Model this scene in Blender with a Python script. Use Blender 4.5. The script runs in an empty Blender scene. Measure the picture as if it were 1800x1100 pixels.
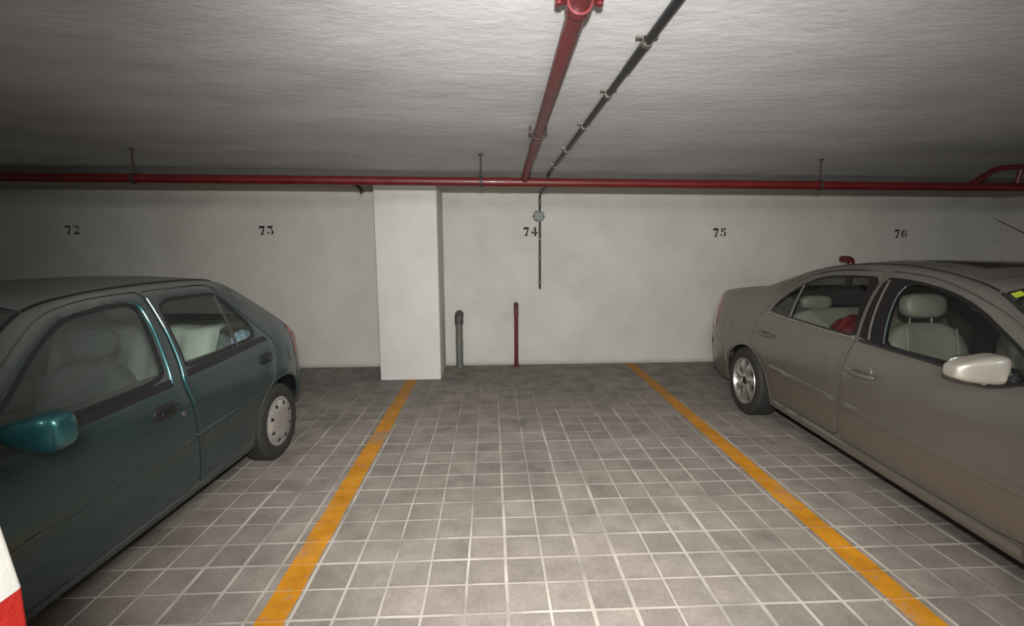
import bpy, bmesh, math, random
from math import sin, cos, pi, sqrt, radians
from mathutils import Vector, Matrix
from mathutils.geometry import delaunay_2d_cdt
random.seed(4)
SC = bpy.context.scene
COL = SC.collection

# ------------------------------------------------------------------ helpers
def link(o):
    COL.objects.link(o); return o

def tag(o, label=None, cat=None, group=None, kind=None):
    if label: o['label'] = label
    if cat: o['category'] = cat
    if group: o['group'] = group
    if kind: o['kind'] = kind
    return o

def empty(name, loc=(0, 0, 0), rz=0.0, parent=None):
    o = bpy.data.objects.new(name, None)
    o.empty_display_size = .1
    o.location = loc; o.rotation_euler = (0, 0, rz)
    o.parent = parent
    return link(o)

def mesh(name, verts, faces, mat, parent=None, smooth=True, angle=35, mats=None, fmat=None, recalc=False):
    me = bpy.data.meshes.new(name)
    me.from_pydata([tuple(v) for v in verts], [], [tuple(f) for f in faces])
    me.validate()
    if recalc:
        bm = bmesh.new(); bm.from_mesh(me)
        bmesh.ops.recalc_face_normals(bm, faces=bm.faces)
        bm.to_mesh(me); bm.free()
    for m in (mats or [mat]): me.materials.append(m)
    if fmat:
        for i, p in enumerate(me.polygons):
            if i < len(fmat): p.material_index = fmat[i]
    if smooth:
        me.shade_smooth()
        me.set_sharp_from_angle(angle=radians(angle))
    o = bpy.data.objects.new(name, me)
    o.parent = parent
    return link(o)

class MB:
    """collects simple shapes into one mesh"""
    def __init__(s): s.v = []; s.f = []; s.m = []
    def add(s, v, f, mi=0):
        b = len(s.v); s.v += [tuple(p) for p in v]; s.f += [tuple(b + i for i in q) for q in f]; s.m += [mi] * len(f)
    def box(s, x0, x1, y0, y1, z0, z1, mi=0):
        s.add([(x0,y0,z0),(x1,y0,z0),(x1,y1,z0),(x0,y1,z0),(x0,y0,z1),(x1,y0,z1),(x1,y1,z1),(x0,y1,z1)],
              [(3,2,1,0),(4,5,6,7),(0,1,5,4),(1,2,6,5),(2,3,7,6),(3,0,4,7)], mi)
    def tube(s, pts, r, n=16, cap=True, mi=0):
        pts = [Vector(p) for p in pts]
        rs = r if isinstance(r, (list, tuple)) else [r] * len(pts)
        rings = []; up = None
        for i, p in enumerate(pts):
            a = pts[max(i-1, 0)]; b = pts[min(i+1, len(pts)-1)]
            t = (b - a).normalized()
            if up is None:
                up = Vector((0,0,1)) if abs(t.z) < .9 else Vector((0,1,0))
            sx = t.cross(up).normalized(); sy = sx.cross(t).normalized(); up = sy
            rings.append([p + rs[i]*(cos(2*pi*k/n)*sx + sin(2*pi*k/n)*sy) for k in range(n)])
        v = [q for rg in rings for q in rg]; f = []
        for i in range(len(pts)-1):
            for k in range(n):
                f.append((i*n+k, i*n+(k+1) % n, (i+1)*n+(k+1) % n, (i+1)*n+k))
        if cap:
            f.append(tuple(reversed(range(n)))); f.append(tuple((len(pts)-1)*n + k for k in range(n)))
        s.add(v, f, mi)
    def lathe(s, prof, axis='x', c=(0,0,0), n=48, mi=0, close=False):
        """prof: (along, radius) points revolved around an axis through c"""
        v = []; f = []; m = len(prof)
        for k in range(n):
            a = 2*pi*k/n
            for (t, r) in prof:
                if axis == 'x': v.append((c[0]+t, c[1]+r*cos(a), c[2]+r*sin(a)))
                elif axis == 'y': v.append((c[0]+r*cos(a), c[1]+t, c[2]+r*sin(a)))
                else: v.append((c[0]+r*cos(a), c[1]+r*sin(a), c[2]+t))
        for k in range(n):
            for i in range(m-1 if not close else m):
                j = (i+1) % m
                f.append((k*m+i, ((k+1) % n)*m+i, ((k+1) % n)*m+j, k*m+j))
        s.add(v, f, mi)
    def blob(s, c, size, e=2.6, nu=24, nv=14, rot=None, fn=None, mi=0):
        """superellipsoid (rounded box); fn warps the unit point"""
        v = []; f = []
        def sp(x): return math.copysign(abs(x) ** (2/e), x)
        for i in range(nv+1):
            ph = -pi/2 + pi*i/nv
            for k in range(nu):
                th = 2*pi*k/nu
                p = Vector((sp(cos(ph))*sp(cos(th)), sp(cos(ph))*sp(sin(th)), sp(sin(ph))))
                if fn: p = Vector(fn(p))
                p = Vector((p.x*size[0], p.y*size[1], p.z*size[2]))
                if rot: p = rot @ p
                v.append(p + Vector(c))
        for i in range(nv):
            for k in range(nu):
                f.append((i*nu+k, i*nu+(k+1) % nu, (i+1)*nu+(k+1) % nu, (i+1)*nu+k))
        s.add(v, f, mi)
    def build(s, name, mat, parent=None, smooth=True, angle=35, mats=None):
        return mesh(name, s.v, s.f, mat, parent, smooth, angle, mats, s.m if mats else None, recalc=True)

def rot(ax, deg): return Matrix.Rotation(radians(deg), 3, ax)

def arcpts(c, a, b, r, n=8):
    """quarter bend at corner c, coming from direction a (unit, c->prev) to b (unit, c->next)"""
    c = Vector(c); a = Vector(a).normalized(); b = Vector(b).normalized()
    p0 = c + a*r; p1 = c + b*r; out = []
    for i in range(n+1):
        t = i/n
        out.append((1-t)**2*p0 + 2*t*(1-t)*c + t*t*p1)
    return out

# ------------------------------------------------------------------ materials
def s2l(c): return tuple(((x/255)/12.92 if x/255 <= .04045 else ((x/255+.055)/1.055)**2.4) for x in c)

def new_mat(name):
    m = bpy.data.materials.new(name); m.use_nodes = True
    nt = m.node_tree
    for n in list(nt.nodes): nt.nodes.remove(n)
    out = nt.nodes.new('ShaderNodeOutputMaterial')
    return m, nt, out

def N(nt, typ, **kw):
    n = nt.nodes.new(typ)
    for k, v in kw.items():
        if k in n.inputs: n.inputs[k].default_value = v
        else: setattr(n, k, v)
    return n

def L(nt, a, b): nt.links.new(a, b)

def math_node(nt, op, a, b=None, clamp=False):
    n = nt.nodes.new('ShaderNodeMath'); n.operation = op; n.use_clamp = clamp
    for i, x in enumerate((a, b)):
        if x is None: continue
        if isinstance(x, (int, float)): n.inputs[i].default_value = x
        else: nt.links.new(x, n.inputs[i])
    return n.outputs[0]

def mixc(nt, fac, a, b, mode='MIX'):
    n = nt.nodes.new('ShaderNodeMix'); n.data_type = 'RGBA'; n.blend_type = mode
    for k, x in ((0, fac), (6, a), (7, b)):
        if hasattr(x, 'links') or hasattr(x, 'node'): nt.links.new(x, n.inputs[k])
        elif isinstance(x, (int, float)): n.inputs[k].default_value = x
        else: n.inputs[k].default_value = (*x[:3], 1)
    return n.outputs[2]

def ramp(nt, src, a, b, lo=0.0, hi=1.0):
    n = nt.nodes.new('ShaderNodeMapRange'); n.clamp = True
    nt.links.new(src, n.inputs[0])
    n.inputs[1].default_value = a; n.inputs[2].default_value = b; n.inputs[3].default_value = lo; n.inputs[4].default_value = hi
    return n.outputs[0]

def noise(nt, vec, scale, detail=4, rough=.55):
    n = nt.nodes.new('ShaderNodeTexNoise')
    n.inputs['Scale'].default_value = scale; n.inputs['Detail'].default_value = detail; n.inputs['Roughness'].default_value = rough
    if vec is not None: nt.links.new(vec, n.inputs['Vector'])
    return n.outputs[0]

def mapping(nt, vec, scale=(1,1,1), loc=(0,0,0)):
    n = nt.nodes.new('ShaderNodeMapping'); n.inputs['Scale'].default_value = scale; n.inputs['Location'].default_value = loc
    nt.links.new(vec, n.inputs[0]); return n.outputs[0]

def bump(nt, h, strength=.3, dist=.01):
    n = nt.nodes.new('ShaderNodeBump'); n.inputs['Strength'].default_value = strength; n.inputs['Distance'].default_value = dist
    nt.links.new(h, n.inputs['Height']); return n.outputs[0]

def simple(name, rgb, rough=.5, metal=0., coat=0., var=.12, scale=18., bmp=0., dust=0., dustcol=(.32,.30,.27), spec=.5, lin=False):
    """principled paint with a little noise in colour and roughness, and optional dust on faces that look up"""
    m, nt, out = new_mat(name)
    c = rgb if lin else s2l(rgb)
    tc = N(nt, 'ShaderNodeTexCoord')
    n1 = noise(nt, tc.outputs['Object'], scale, 5)
    f = ramp(nt, n1, .3, .7, 1-var, 1+var)
    hsv = N(nt, 'ShaderNodeHueSaturation', Color=(*c, 1)); L(nt, f, hsv.inputs['Value'])
    b = N(nt, 'ShaderNodeBsdfPrincipled', Metallic=metal)
    b.inputs['Specular IOR Level'].default_value = spec
    b.inputs['Coat Weight'].default_value = coat; b.inputs['Coat Roughness'].default_value = .08
    col = hsv.outputs[0]
    r0 = ramp(nt, n1, .3, .7, max(0, rough-.06), min(1, rough+.08))
    if dust > 0:
        geo = N(nt, 'ShaderNodeNewGeometry')
        sep = N(nt, 'ShaderNodeSeparateXYZ'); L(nt, geo.outputs['Normal'], sep.inputs[0])
        up = ramp(nt, sep.outputs[2], .15, .95, .11, 1.)
        n2 = noise(nt, tc.outputs['Object'], 3.5, 6, .65)
        fac = math_node(nt, 'MULTIPLY', up, ramp(nt, n2, .25, .75, dust*.7, dust), True)
        dif = N(nt, 'ShaderNodeBsdfDiffuse', Color=(*dustcol, 1))
        mx = N(nt, 'ShaderNodeMixShader')
        L(nt, fac, mx.inputs[0]); L(nt, b.outputs[0], mx.inputs[1]); L(nt, dif.outputs[0], mx.inputs[2]); L(nt, mx.outputs[0], out.inputs[0])
    else:
        L(nt, b.outputs[0], out.inputs[0])
    L(nt, col, b.inputs['Base Color']); L(nt, r0, b.inputs['Roughness'])
    if bmp > 0:
        L(nt, bump(nt, noise(nt, tc.outputs['Object'], scale*4, 6), bmp, .004), b.inputs['Normal'])
    return m

def glass_mat(name, tint, dusty=.1, dustcol=(.3,.3,.28)):
    m, nt, out = new_mat(name)
    tr = N(nt, 'ShaderNodeBsdfTransparent', Color=(*tint, 1))
    gl = N(nt, 'ShaderNodeBsdfGlossy', Color=(.9,.95,.95,1), Roughness=.03)
    lw = N(nt, 'ShaderNodeLayerWeight', Blend=.5)
    fr = math_node(nt, 'ADD', .05, math_node(nt, 'MULTIPLY', .8, math_node(nt, 'POWER', lw.outputs['Facing'], 4.5)), True)
    mx = N(nt, 'ShaderNodeMixShader')
    L(nt, fr, mx.inputs[0]); L(nt, tr.outputs[0], mx.inputs[1]); L(nt, gl.outputs[0], mx.inputs[2])
    tc = N(nt, 'ShaderNodeTexCoord')
    n1 = noise(nt, tc.outputs['Object'], 4, 5, .6)
    df = N(nt, 'ShaderNodeBsdfDiffuse', Color=(*dustcol, 1))
    mx2 = N(nt, 'ShaderNodeMixShader')
    L(nt, ramp(nt, n1, .25, .75, dusty*.7, dusty*1.3), mx2.inputs[0]); L(nt, mx.outputs[0], mx2.inputs[1]); L(nt, df.outputs[0], mx2.inputs[2])
    L(nt, mx2.outputs[0], out.inputs[0])
    return m

TILE, TX0, TY0 = .1847, .0566, 1.8822

def floor_nodes(nt, yellow=False):
    """square cement tiles with pale grout, grimy towards the end wall; returns colour, height"""
    geo = N(nt, 'ShaderNodeNewGeometry')
    P = geo.outputs['Position']
    wob = noise(nt, P, 2.2, 2)
    sep = N(nt, 'ShaderNodeSeparateXYZ'); L(nt, P, sep.inputs[0])
    def axis(o, off):
        w = math_node(nt, 'MULTIPLY', math_node(nt, 'SUBTRACT', wob, .5), .010)
        t = math_node(nt, 'DIVIDE', math_node(nt, 'ADD', math_node(nt, 'SUBTRACT', o, off), w), TILE)
        idx = math_node(nt, 'FLOOR', math_node(nt, 'ADD', t, .5))
        d = math_node(nt, 'ABSOLUTE', math_node(nt, 'SUBTRACT', t, idx))       # distance to the nearest joint, in tiles
        cell = math_node(nt, 'FLOOR', t)
        wn = N(nt, 'ShaderNodeTexWhiteNoise'); wn.noise_dimensions = '1D'; L(nt, idx, wn.inputs['W'])
        return d, cell, wn.outputs[0]
    dx, cx, rx = axis(sep.outputs[0], TX0)
    dy, cy, ry = axis(sep.outputs[1], TY0)
    wx = ramp(nt, rx, 0, 1, .026, .052); wy = ramp(nt, ry, 0, 1, .024, .042)
    def joint(d, w):
        a = math_node(nt, 'SUBTRACT', d, w)
        return ramp(nt, a, -.006, .012, 1, 0)
    jx = joint(dx, wx); jy = joint(dy, wy)
    j = math_node(nt, 'MAXIMUM', jx, jy)
    comb = N(nt, 'ShaderNodeCombineXYZ'); L(nt, cx, comb.inputs[0]); L(nt, cy, comb.inputs[1])
    wn = N(nt, 'ShaderNodeTexWhiteNoise'); wn.noise_dimensions = '2D'; L(nt, comb.outputs[0], wn.inputs['Vector'])
    cloud = noise(nt, P, 5.0, 7, .65)
    fine = noise(nt, P, 60, 5, .6)
    big = noise(nt, P, 1.1, 4, .55)
    base = mixc(nt, ramp(nt, cloud, .3, .72, 0, 1), s2l((130,122,114)), s2l((162,153,144)))
    v = math_node(nt, 'MULTIPLY', ramp(nt, wn.outputs[0], 0, 1, .86, 1.08), ramp(nt, fine, .3, .7, .86, 1.10))
    h1 = N(nt, 'ShaderNodeHueSaturation'); L(nt, base, h1.inputs['Color']); L(nt, v, h1.inputs['Value'])
    grout = mixc(nt, ramp(nt, noise(nt, P, 3.0, 5), .32, .62, 0, 1), s2l((146,139,131)), s2l((199,191,181)))
    # grime by the wall: tyre dust, dark and low in contrast
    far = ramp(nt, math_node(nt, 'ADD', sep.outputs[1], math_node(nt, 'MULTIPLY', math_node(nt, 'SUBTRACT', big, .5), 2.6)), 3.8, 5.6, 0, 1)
    stain = ramp(nt, noise(nt, mapping(nt, P, (1,1,1), (3.1,7.7,0)), 1.7, 6, .66), .50, .66, 0, 1)
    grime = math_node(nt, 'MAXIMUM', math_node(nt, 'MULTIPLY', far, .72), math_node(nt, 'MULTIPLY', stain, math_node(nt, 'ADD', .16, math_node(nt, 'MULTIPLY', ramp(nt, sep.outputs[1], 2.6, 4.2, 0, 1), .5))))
    gj = math_node(nt, 'MULTIPLY', j, math_node(nt, 'SUBTRACT', 1.0, math_node(nt, 'MULTIPLY', far, .55)))
    col = mixc(nt, gj, h1.outputs[0], grout)
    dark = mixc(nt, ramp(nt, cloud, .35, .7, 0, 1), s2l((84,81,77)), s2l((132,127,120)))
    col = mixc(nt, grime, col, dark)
    # dark rubbed edge beside each joint
    eg = math_node(nt, 'MULTIPLY', ramp(nt, math_node(nt, 'MINIMUM', dx, dy), .03, .10, .16, 0), math_node(nt, 'SUBTRACT', 1.0, j))
    col = mixc(nt, eg, col, s2l((92,88,83)))
    if yellow:
        wear = noise(nt, mapping(nt, P, (1,1,1), (0,.6,0)), 1.6, 3, .5)
        spots = noise(nt, P, 22, 4, .65)
        f = math_node(nt, 'MULTIPLY', ramp(nt, wear, .26, .42, .25, 1), ramp(nt, spots, .28, .42, .35, 1))
        f = math_node(nt, 'MULTIPLY', f, math_node(nt, 'SUBTRACT', 1.0, math_node(nt, 'MULTIPLY', j, .12)))
        ycol = mixc(nt, ramp(nt, cloud, .3, .7, 0, 1), s2l((176,116,22)), s2l((222,152,36)))
        ycol = mixc(nt, math_node(nt, 'MULTIPLY', far, .55), ycol, s2l((128,84,26)))
        col = mixc(nt, f, col, ycol)
    h = math_node(nt, 'ADD', math_node(nt, 'MULTIPLY', j, 1.0), math_node(nt, 'MULTIPLY', fine, .25))
    return col, h

def floor_mat(name, yellow=False):
    m, nt, out = new_mat(name)
    col, h = floor_nodes(nt, yellow)
    b = N(nt, 'ShaderNodeBsdfPrincipled', Roughness=.62); b.inputs['Specular IOR Level'].default_value = .35
    L(nt, col, b.inputs['Base Color']); L(nt, bump(nt, h, .35, .004), b.inputs['Normal']); L(nt, b.outputs[0], out.inputs[0])
    return m

def plaster(name, c0, c1, streak=(1,1,1), bscale=30, bstr=.4, stain=None, foot=False):
    m, nt, out = new_mat(name)
    geo = N(nt, 'ShaderNodeNewGeometry'); P = geo.outputs['Position']
    Ps = mapping(nt, P, streak)
    a = noise(nt, Ps, 1.6, 7, .6)
    col = mixc(nt, ramp(nt, a, .3, .7, 0, 1), s2l(c0), s2l(c1))
    if stain:
        sn = noise(nt, mapping(nt, P, (1,1,1), (5,2,9)), .9, 6, .6)
        col = mixc(nt, ramp(nt, sn, .55, .8, 0, .35), col, s2l(stain))
        sc = noise(nt, mapping(nt, P, (1.0,1.0,2.2), (1,8,3)), 5.5, 6, .7)
        col = mixc(nt, ramp(nt, sc, .62, .74, 0, .22), col, s2l((120,116,108)))
    if foot:
        sep = N(nt, 'ShaderNodeSeparateXYZ'); L(nt, P, sep.inputs[0])
        z = math_node(nt, 'ADD', sep.outputs[2], math_node(nt, 'MULTIPLY', noise(nt, P, 14, 5), .06))
        col = mixc(nt, ramp(nt, z, .02, .09, .55, 0), col, s2l((118,112,102)))
    b = N(nt, 'ShaderNodeBsdfPrincipled', Roughness=.85); b.inputs['Specular IOR Level'].default_value = .2
    n1 = noise(nt, Ps, bscale, 6, .65); n2 = noise(nt, Ps, bscale*.22, 4, .5)
    h = math_node(nt, 'ADD', n1, math_node(nt, 'MULTIPLY', n2, 1.6))
    L(nt, col, b.inputs['Base Color']); L(nt, bump(nt, h, bstr, .012), b.inputs['Normal']); L(nt, b.outputs[0], out.inputs[0])
    return m

M_floor = floor_mat('tiled_floor')
M_line = floor_mat('yellow_road_paint', True)
M_wall = plaster('wall_plaster', (190,187,178), (206,203,195), stain=(180,173,160), foot=True, bscale=26, bstr=.25)
M_pillar = plaster('pillar_plaster', (200,199,195), (213,212,208), stain=(176,172,162), bscale=22, bstr=.3)
M_ceil = plaster('ceiling_render', (176,176,176), (200,200,200), streak=(.7,1.25,1), bscale=17, bstr=.32, stain=(150,142,134))
M_beam = plaster('beam_plaster', (158,154,146), (178,173,165), streak=(.5,1,1), bscale=20, bstr=.3)
M_beamface = plaster('dark_beam_face', (78,77,75), (100,98,95), streak=(.5,1,1), bscale=20, bstr=.3)
M_red = simple('red_pipe_paint', (88,15,16), .42, coat=.1, var=.15, scale=9, dust=.2, dustcol=(.10,.04,.035))
M_redceil = simple('dull_red_pipe_paint', (84,24,27), .4, coat=.1, var=.15, scale=9)
M_black = simple('black_plastic', (30,31,31), .45, var=.15)
M_conduit = simple('dark_conduit', (20,21,22), .42, var=.2, scale=12)
M_clip = simple('zinc_clip', (120,116,108), .4, metal=.8)
M_rod = simple('rusty_steel_rod', (62,48,46), .6, metal=.3)
M_grey = simple('grey_plastic_pipe', (98,99,92), .5, var=.15, dust=.2)
M_dkgrey = simple('dark_grey_elbow', (74,70,64), .55, var=.15)
M_box = simple('grey_junction_box', (118,125,119), .5, var=.06)
M_num = simple('black_stencil_paint', (12,12,11), .8, var=.3, scale=60)
M_numfade = simple('faded_stencil_paint', (58,57,54), .85, var=.3, scale=60)
M_numdull = simple('worn_stencil_paint', (26,25,23), .85, var=.3, scale=60)
M_postw = plaster('post_white_paint', (238,236,228), (248,247,240), bscale=40, bstr=.2)
M_postr = plaster('post_red_paint', (196,44,36), (214,58,48), bscale=40, bstr=.4)

# ------------------------------------------------------------------ camera
f_px, yaw, pitch, roll, H = 849.7, .0423, .1338, -.0048, 1.55
fw = Vector((sin(yaw)*cos(pitch), cos(yaw)*cos(pitch), -sin(pitch)))
r0 = Vector((cos(yaw), -sin(yaw), 0)); u0 = r0.cross(fw)
rr = r0*cos(roll) + u0*sin(roll); uu = -r0*sin(roll) + u0*cos(roll)
cam = bpy.data.cameras.new('camera'); cam.sensor_fit = 'HORIZONTAL'; cam.sensor_width = 36; cam.lens = f_px/1800*36
cam.clip_start = .02
co = link(bpy.data.objects.new('camera', cam))
co.matrix_world = Matrix(((rr.x, uu.x, -fw.x, 0), (rr.y, uu.y, -fw.y, 0), (rr.z, uu.z, -fw.z, H), (0,0,0,1)))
SC.camera = co

# ------------------------------------------------------------------ the garage shell
WY = 6.32                      # end wall
XL, XR, YB = -8.6, 6.9, -6.0
def ceil_z(x): return 2.37 - .0115*x
def soff_z(x): return 2.247 - .0078*x
BY = 5.45                      # front face of the beam
def struct(name, v, f, m, parent=None):
    o = mesh(name, v, f, m, parent, smooth=False); o['kind'] = 'structure'; return o
def slab(name, x0, x1, y0, y1, z0, z1, m):
    b = MB(); b.box(x0, x1, y0, y1, z0, z1); return struct(name, b.v, b.f, m)
slab('floor', XL-.2, XR+.2, YB-.2, WY+.2, -.15, 0, M_floor)
slab('wall_front', XL-.2, XR+.2, WY, WY+.2, 0, 2.6, M_wall)
slab('wall_left', XL-.2, XL, YB, WY, 0, 2.6, M_wall)
slab('wall_right', XR, XR+.2, YB, WY, 0, 2.6, M_wall)
slab('wall_back', XL-.2, XR+.2, YB-.2, YB, 0, 2.6, M_wall)
a, b = ceil_z(XL), ceil_z(XR)
struct('ceiling', [(XL,YB,a),(XR,YB,b),(XR,WY,b),(XL,WY,a),(XL,YB,a+.2),(XR,YB,b+.2),(XR,WY,b+.2),(XL,WY,a+.2)],
       [(0,1,2,3),(7,6,5,4),(0,4,5,1),(1,5,6,2),(2,6,7,3),(3,7,4,0)], M_ceil)
a2, b2 = soff_z(XL), soff_z(XR)
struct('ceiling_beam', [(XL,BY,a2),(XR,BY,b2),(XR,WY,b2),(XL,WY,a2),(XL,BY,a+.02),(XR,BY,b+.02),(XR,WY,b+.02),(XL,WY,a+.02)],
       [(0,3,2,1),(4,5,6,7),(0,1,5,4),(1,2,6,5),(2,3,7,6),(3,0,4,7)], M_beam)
beam = bpy.data.objects['ceiling_beam']; beam.data.materials.append(M_beamface); beam.data.polygons[2].material_index = 1  # front face takes a darker colour than the rest of the beam
# pillar against the end wall, with slightly rounded plaster arrises
def rounded_prism(x0, x1, y0, y1, z0, z1, r, n=4):
    pts = []
    for (cx, cy, a0) in ((x1-r, y0+r, -90), (x1-r, y1-r, 0), (x0+r, y1-r, 90), (x0+r, y0+r, 180)):
        for i in range(n+1):
            a = radians(a0 + 90*i/n); pts.append((cx + r*cos(a), cy + r*sin(a)))
    k = len(pts)
    v = [(x, y, z0) for x, y in pts] + [(x, y, z1) for x, y in pts]
    f = [(i, (i+1) % k, k+(i+1) % k, k+i) for i in range(k)] + [tuple(reversed(range(k))), tuple(range(k, 2*k))]
    return v, f
v, f = rounded_prism(-1.327, -.614, 5.655, WY+.02, 0, 2.262, .012)
o = mesh('pillar', v, f, M_pillar, None, True, 40); o['kind'] = 'structure'

# red and white column beside the viewer
post = empty('painted_column', (-1.06, .52, 0)); post['kind'] = 'structure'
v, f = rounded_prism(-.26, .26, -.27, .27, 0, .985, .012)
o = mesh('column_base', v, f, M_postr, post, True, 40); o['kind'] = 'structure'
v, f = rounded_prism(-.26, .26, -.27, .27, .985, 2.375, .012)
k = len(v)//2
low = [Vector(p) for p in v[:k]]
mid = [(p.x*.76, p.y*.9, 1.55) for p in low]; top = [(p[0], p[1], 2.375) for p in mid]
v = [tuple(p) for p in low] + mid + top
f = [(b+i, b+(i+1) % k, b+k+(i+1) % k, b+k+i) for b in (0, k) for i in range(k)] + [tuple(reversed(range(k))), tuple(range(2*k, 3*k))]
o = mesh('column_shaft', v, f, M_postw, post, True, 40); o['kind'] = 'structure'

# ------------------------------------------------------------------ yellow bay lines
def bay_line(pts, w, label):
    v = []; f = []; n = 60
    (xa, ya), (xb, yb) = pts
    for i in range(n+1):
        t = i/n; y = ya + (yb-ya)*t; x = xa + (xb-xa)*t
        j0 = random.uniform(-.004, .004); j1 = random.uniform(-.004, .004)
        v += [(x-w/2+j0, y, .0015), (x+w/2+j1, y, .0015)]
    for i in range(n): f.append((2*i, 2*i+1, 2*i+3, 2*i+2))
    o = mesh('bay_line', v, f, M_line, None, False)
    return tag(o, label, 'parking line', 'yellow lines between the bays')
bay_line(((-.938, .4), (-.954, 5.652)), .125, 'yellow painted bay line running up to the foot of the white pillar')
bay_line(((1.788, .4), (1.85, 6.31)), .125, 'yellow painted bay line beside the silver car, running to the bare wall')

# ------------------------------------------------------------------ stencilled bay numbers
def arc(cx, cy, rx, ry, a0, a1, t0, t1, n=14):
    out = []; inn = []
    for i in range(n+1):
        t = i/n; a = radians(a0 + (a1-a0)*t)
        th = t0 + (t1-t0)*t if not callable(t0) else t0(t)
        out.append((cx + rx*cos(a), cy + ry*sin(a)))
        inn.append((cx + (rx-th)*cos(a), cy + (ry-th*.8)*sin(a)))
    return out + inn[::-1]
def dot(cx, cy, r): return [(cx + r*cos(2*pi*k/14), cy + r*1.05*sin(2*pi*k/14)) for k in range(14)]
fat = lambda a, b: (lambda t: a + (b-a)*sin(pi*t))
DIG = {
 '7': [[(0,.70),(.05,1),(.64,1),(.64,.75),(.07,.75)], [(.46,.72),(.62,.72),(.42,.13),(.26,.13)], [(.10,0),(.56,0),(.43,.15),(.23,.15)]],
 '4': [[(.36,1),(.56,1),(.56,.09),(.36,.09)], [(.24,0),(.68,0),(.60,.10),(.32,.10)], [(0,.27),(.33,.27),(.33,.45),(0,.41)], [(.59,.27),(.76,.25),(.76,.50),(.59,.45)], [(.03,.45),(.10,.45),(.34,.90),(.34,1)]],
 '3': [[(0,.70),(.07,1),(.64,1),(.56,.76),(.07,.76)], [(.42,.73),(.56,.74),(.42,.60),(.30,.56)], arc(.36,.31,.32,.31,72,-88,fat(.06,.19),0), dot(.10,.22,.11)],
 '5': [[(.09,1),(.27,1),(.25,.58),(.07,.58)], [(.34,.80),(.58,.78),(.62,1),(.36,1)], arc(.32,.33,.34,.33,100,-88,fat(.05,.20),0), dot(.10,.20,.11)],
 '6': [arc(.35,.5,.35,.5,80,275,fat(.06,.21),0), arc(.36,.30,.32,.30,100,-80,fat(.05,.19),0), dot(.52,.80,.10)],
 '2': [arc(.33,.68,.31,.32,165,-40,fat(.06,.18),0), [(.40,.46),(.55,.50),(.22,.24),(.10,.24)], [(0,0),(.62,0),(.66,.25),(.08,.22)]],
}
def number(txt, cx, cz, h, m, label):
    v = []; f = []
    for k, ch in enumerate(txt):
        ox = cx + (-.80 if k == 0 else .12)*h
        for poly in DIG[ch]:
            b = len(v)
            v += [(ox + x*h, WY-.0008, cz + (y-.5)*h) for x, y in poly]
            if len(poly) > 20:      # arcs: quads between the two rims
                n = len(poly)//2
                f += [(b+i, b+i+1, b+2*n-2-i, b+2*n-1-i) for i in range(n-1)]
            else: f.append(tuple(range(b, b+len(poly))))
    n = len(v); nf = len(f)
    v += [(x, WY+.002, z) for x, y, z in v]
    ed = {}
    for q in f[:nf]:
        for i in range(len(q)): ed[(q[i], q[(i+1) % len(q)])] = 1
    f += [tuple(n+i for i in reversed(q)) for q in f[:nf]]
    f += [(b_, a_, n+a_, n+b_) for a_, b_ in ed if (b_, a_) not in ed]
    o = mesh('painted_number', v, f, m, None, False)
    return tag(o, label, 'wall number', 'bay numbers stencilled on the end wall')
number('72', -5.197, 1.798, .108, M_numfade, 'faded stencilled number 72 on the end wall')
number('73', -2.836, 1.783, .112, M_num, 'black stencilled number 73 on the end wall')
number('74', .508, 1.758, .112, M_num, 'black stencilled number 74 on the wall beside the cable conduit')
number('75', 3.006, 1.738, .110, M_num, 'black stencilled number 75 on the end wall')
number('76', 5.474, 1.715, .108, M_numdull, 'black stencilled number 76 on the wall above the silver car')

# ------------------------------------------------------------------ pipes
def pz(x): return 2.130 - .0090*x
PY, PR = 4.4, .038
pipe = empty('fire_main_pipe', (0, PY, pz(0)))
tag(pipe, 'long red painted pipe hung across the whole garage under the ceiling', 'pipe')
def rel(o, p): return tuple(Vector(p) - o.location)
m = MB(); m.tube([rel(pipe, (x, PY, pz(x))) for x in (XL, -4, 0, 4, XR)], PR, 20); m.build('pipe_run', M_red, pipe)
for x in (.125, -5.6, 5.2):
    m = MB(); m.tube([rel(pipe, (x-.045, PY, pz(x-.045))), rel(pipe, (x+.045, PY, pz(x+.045)))], PR+.0035, 20)
    m.build('pipe_coupling', M_red, pipe)
for x in (-.083, -3.05, 3.0):
    hz = ceil_z(x)
    m = MB(); m.tube([rel(pipe, (x, PY, pz(x)+PR)), rel(pipe, (x, PY, hz))], .007, 8)
    m.tube([rel(pipe, (x, PY, hz-.012)), rel(pipe, (x, PY, hz))], .020, 10)
    rd = m.build('hanger_rod', M_rod, pipe)
    m = MB()
    ring = [(-.014, PR+.001), (-.014, PR+.007), (.014, PR+.007), (.014, PR+.001)]
    m.lathe(ring, 'x', rel(pipe, (x, PY, pz(x))), 28, close=True)
    m.build('pipe_clamp', M_rod, pipe)

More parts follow.
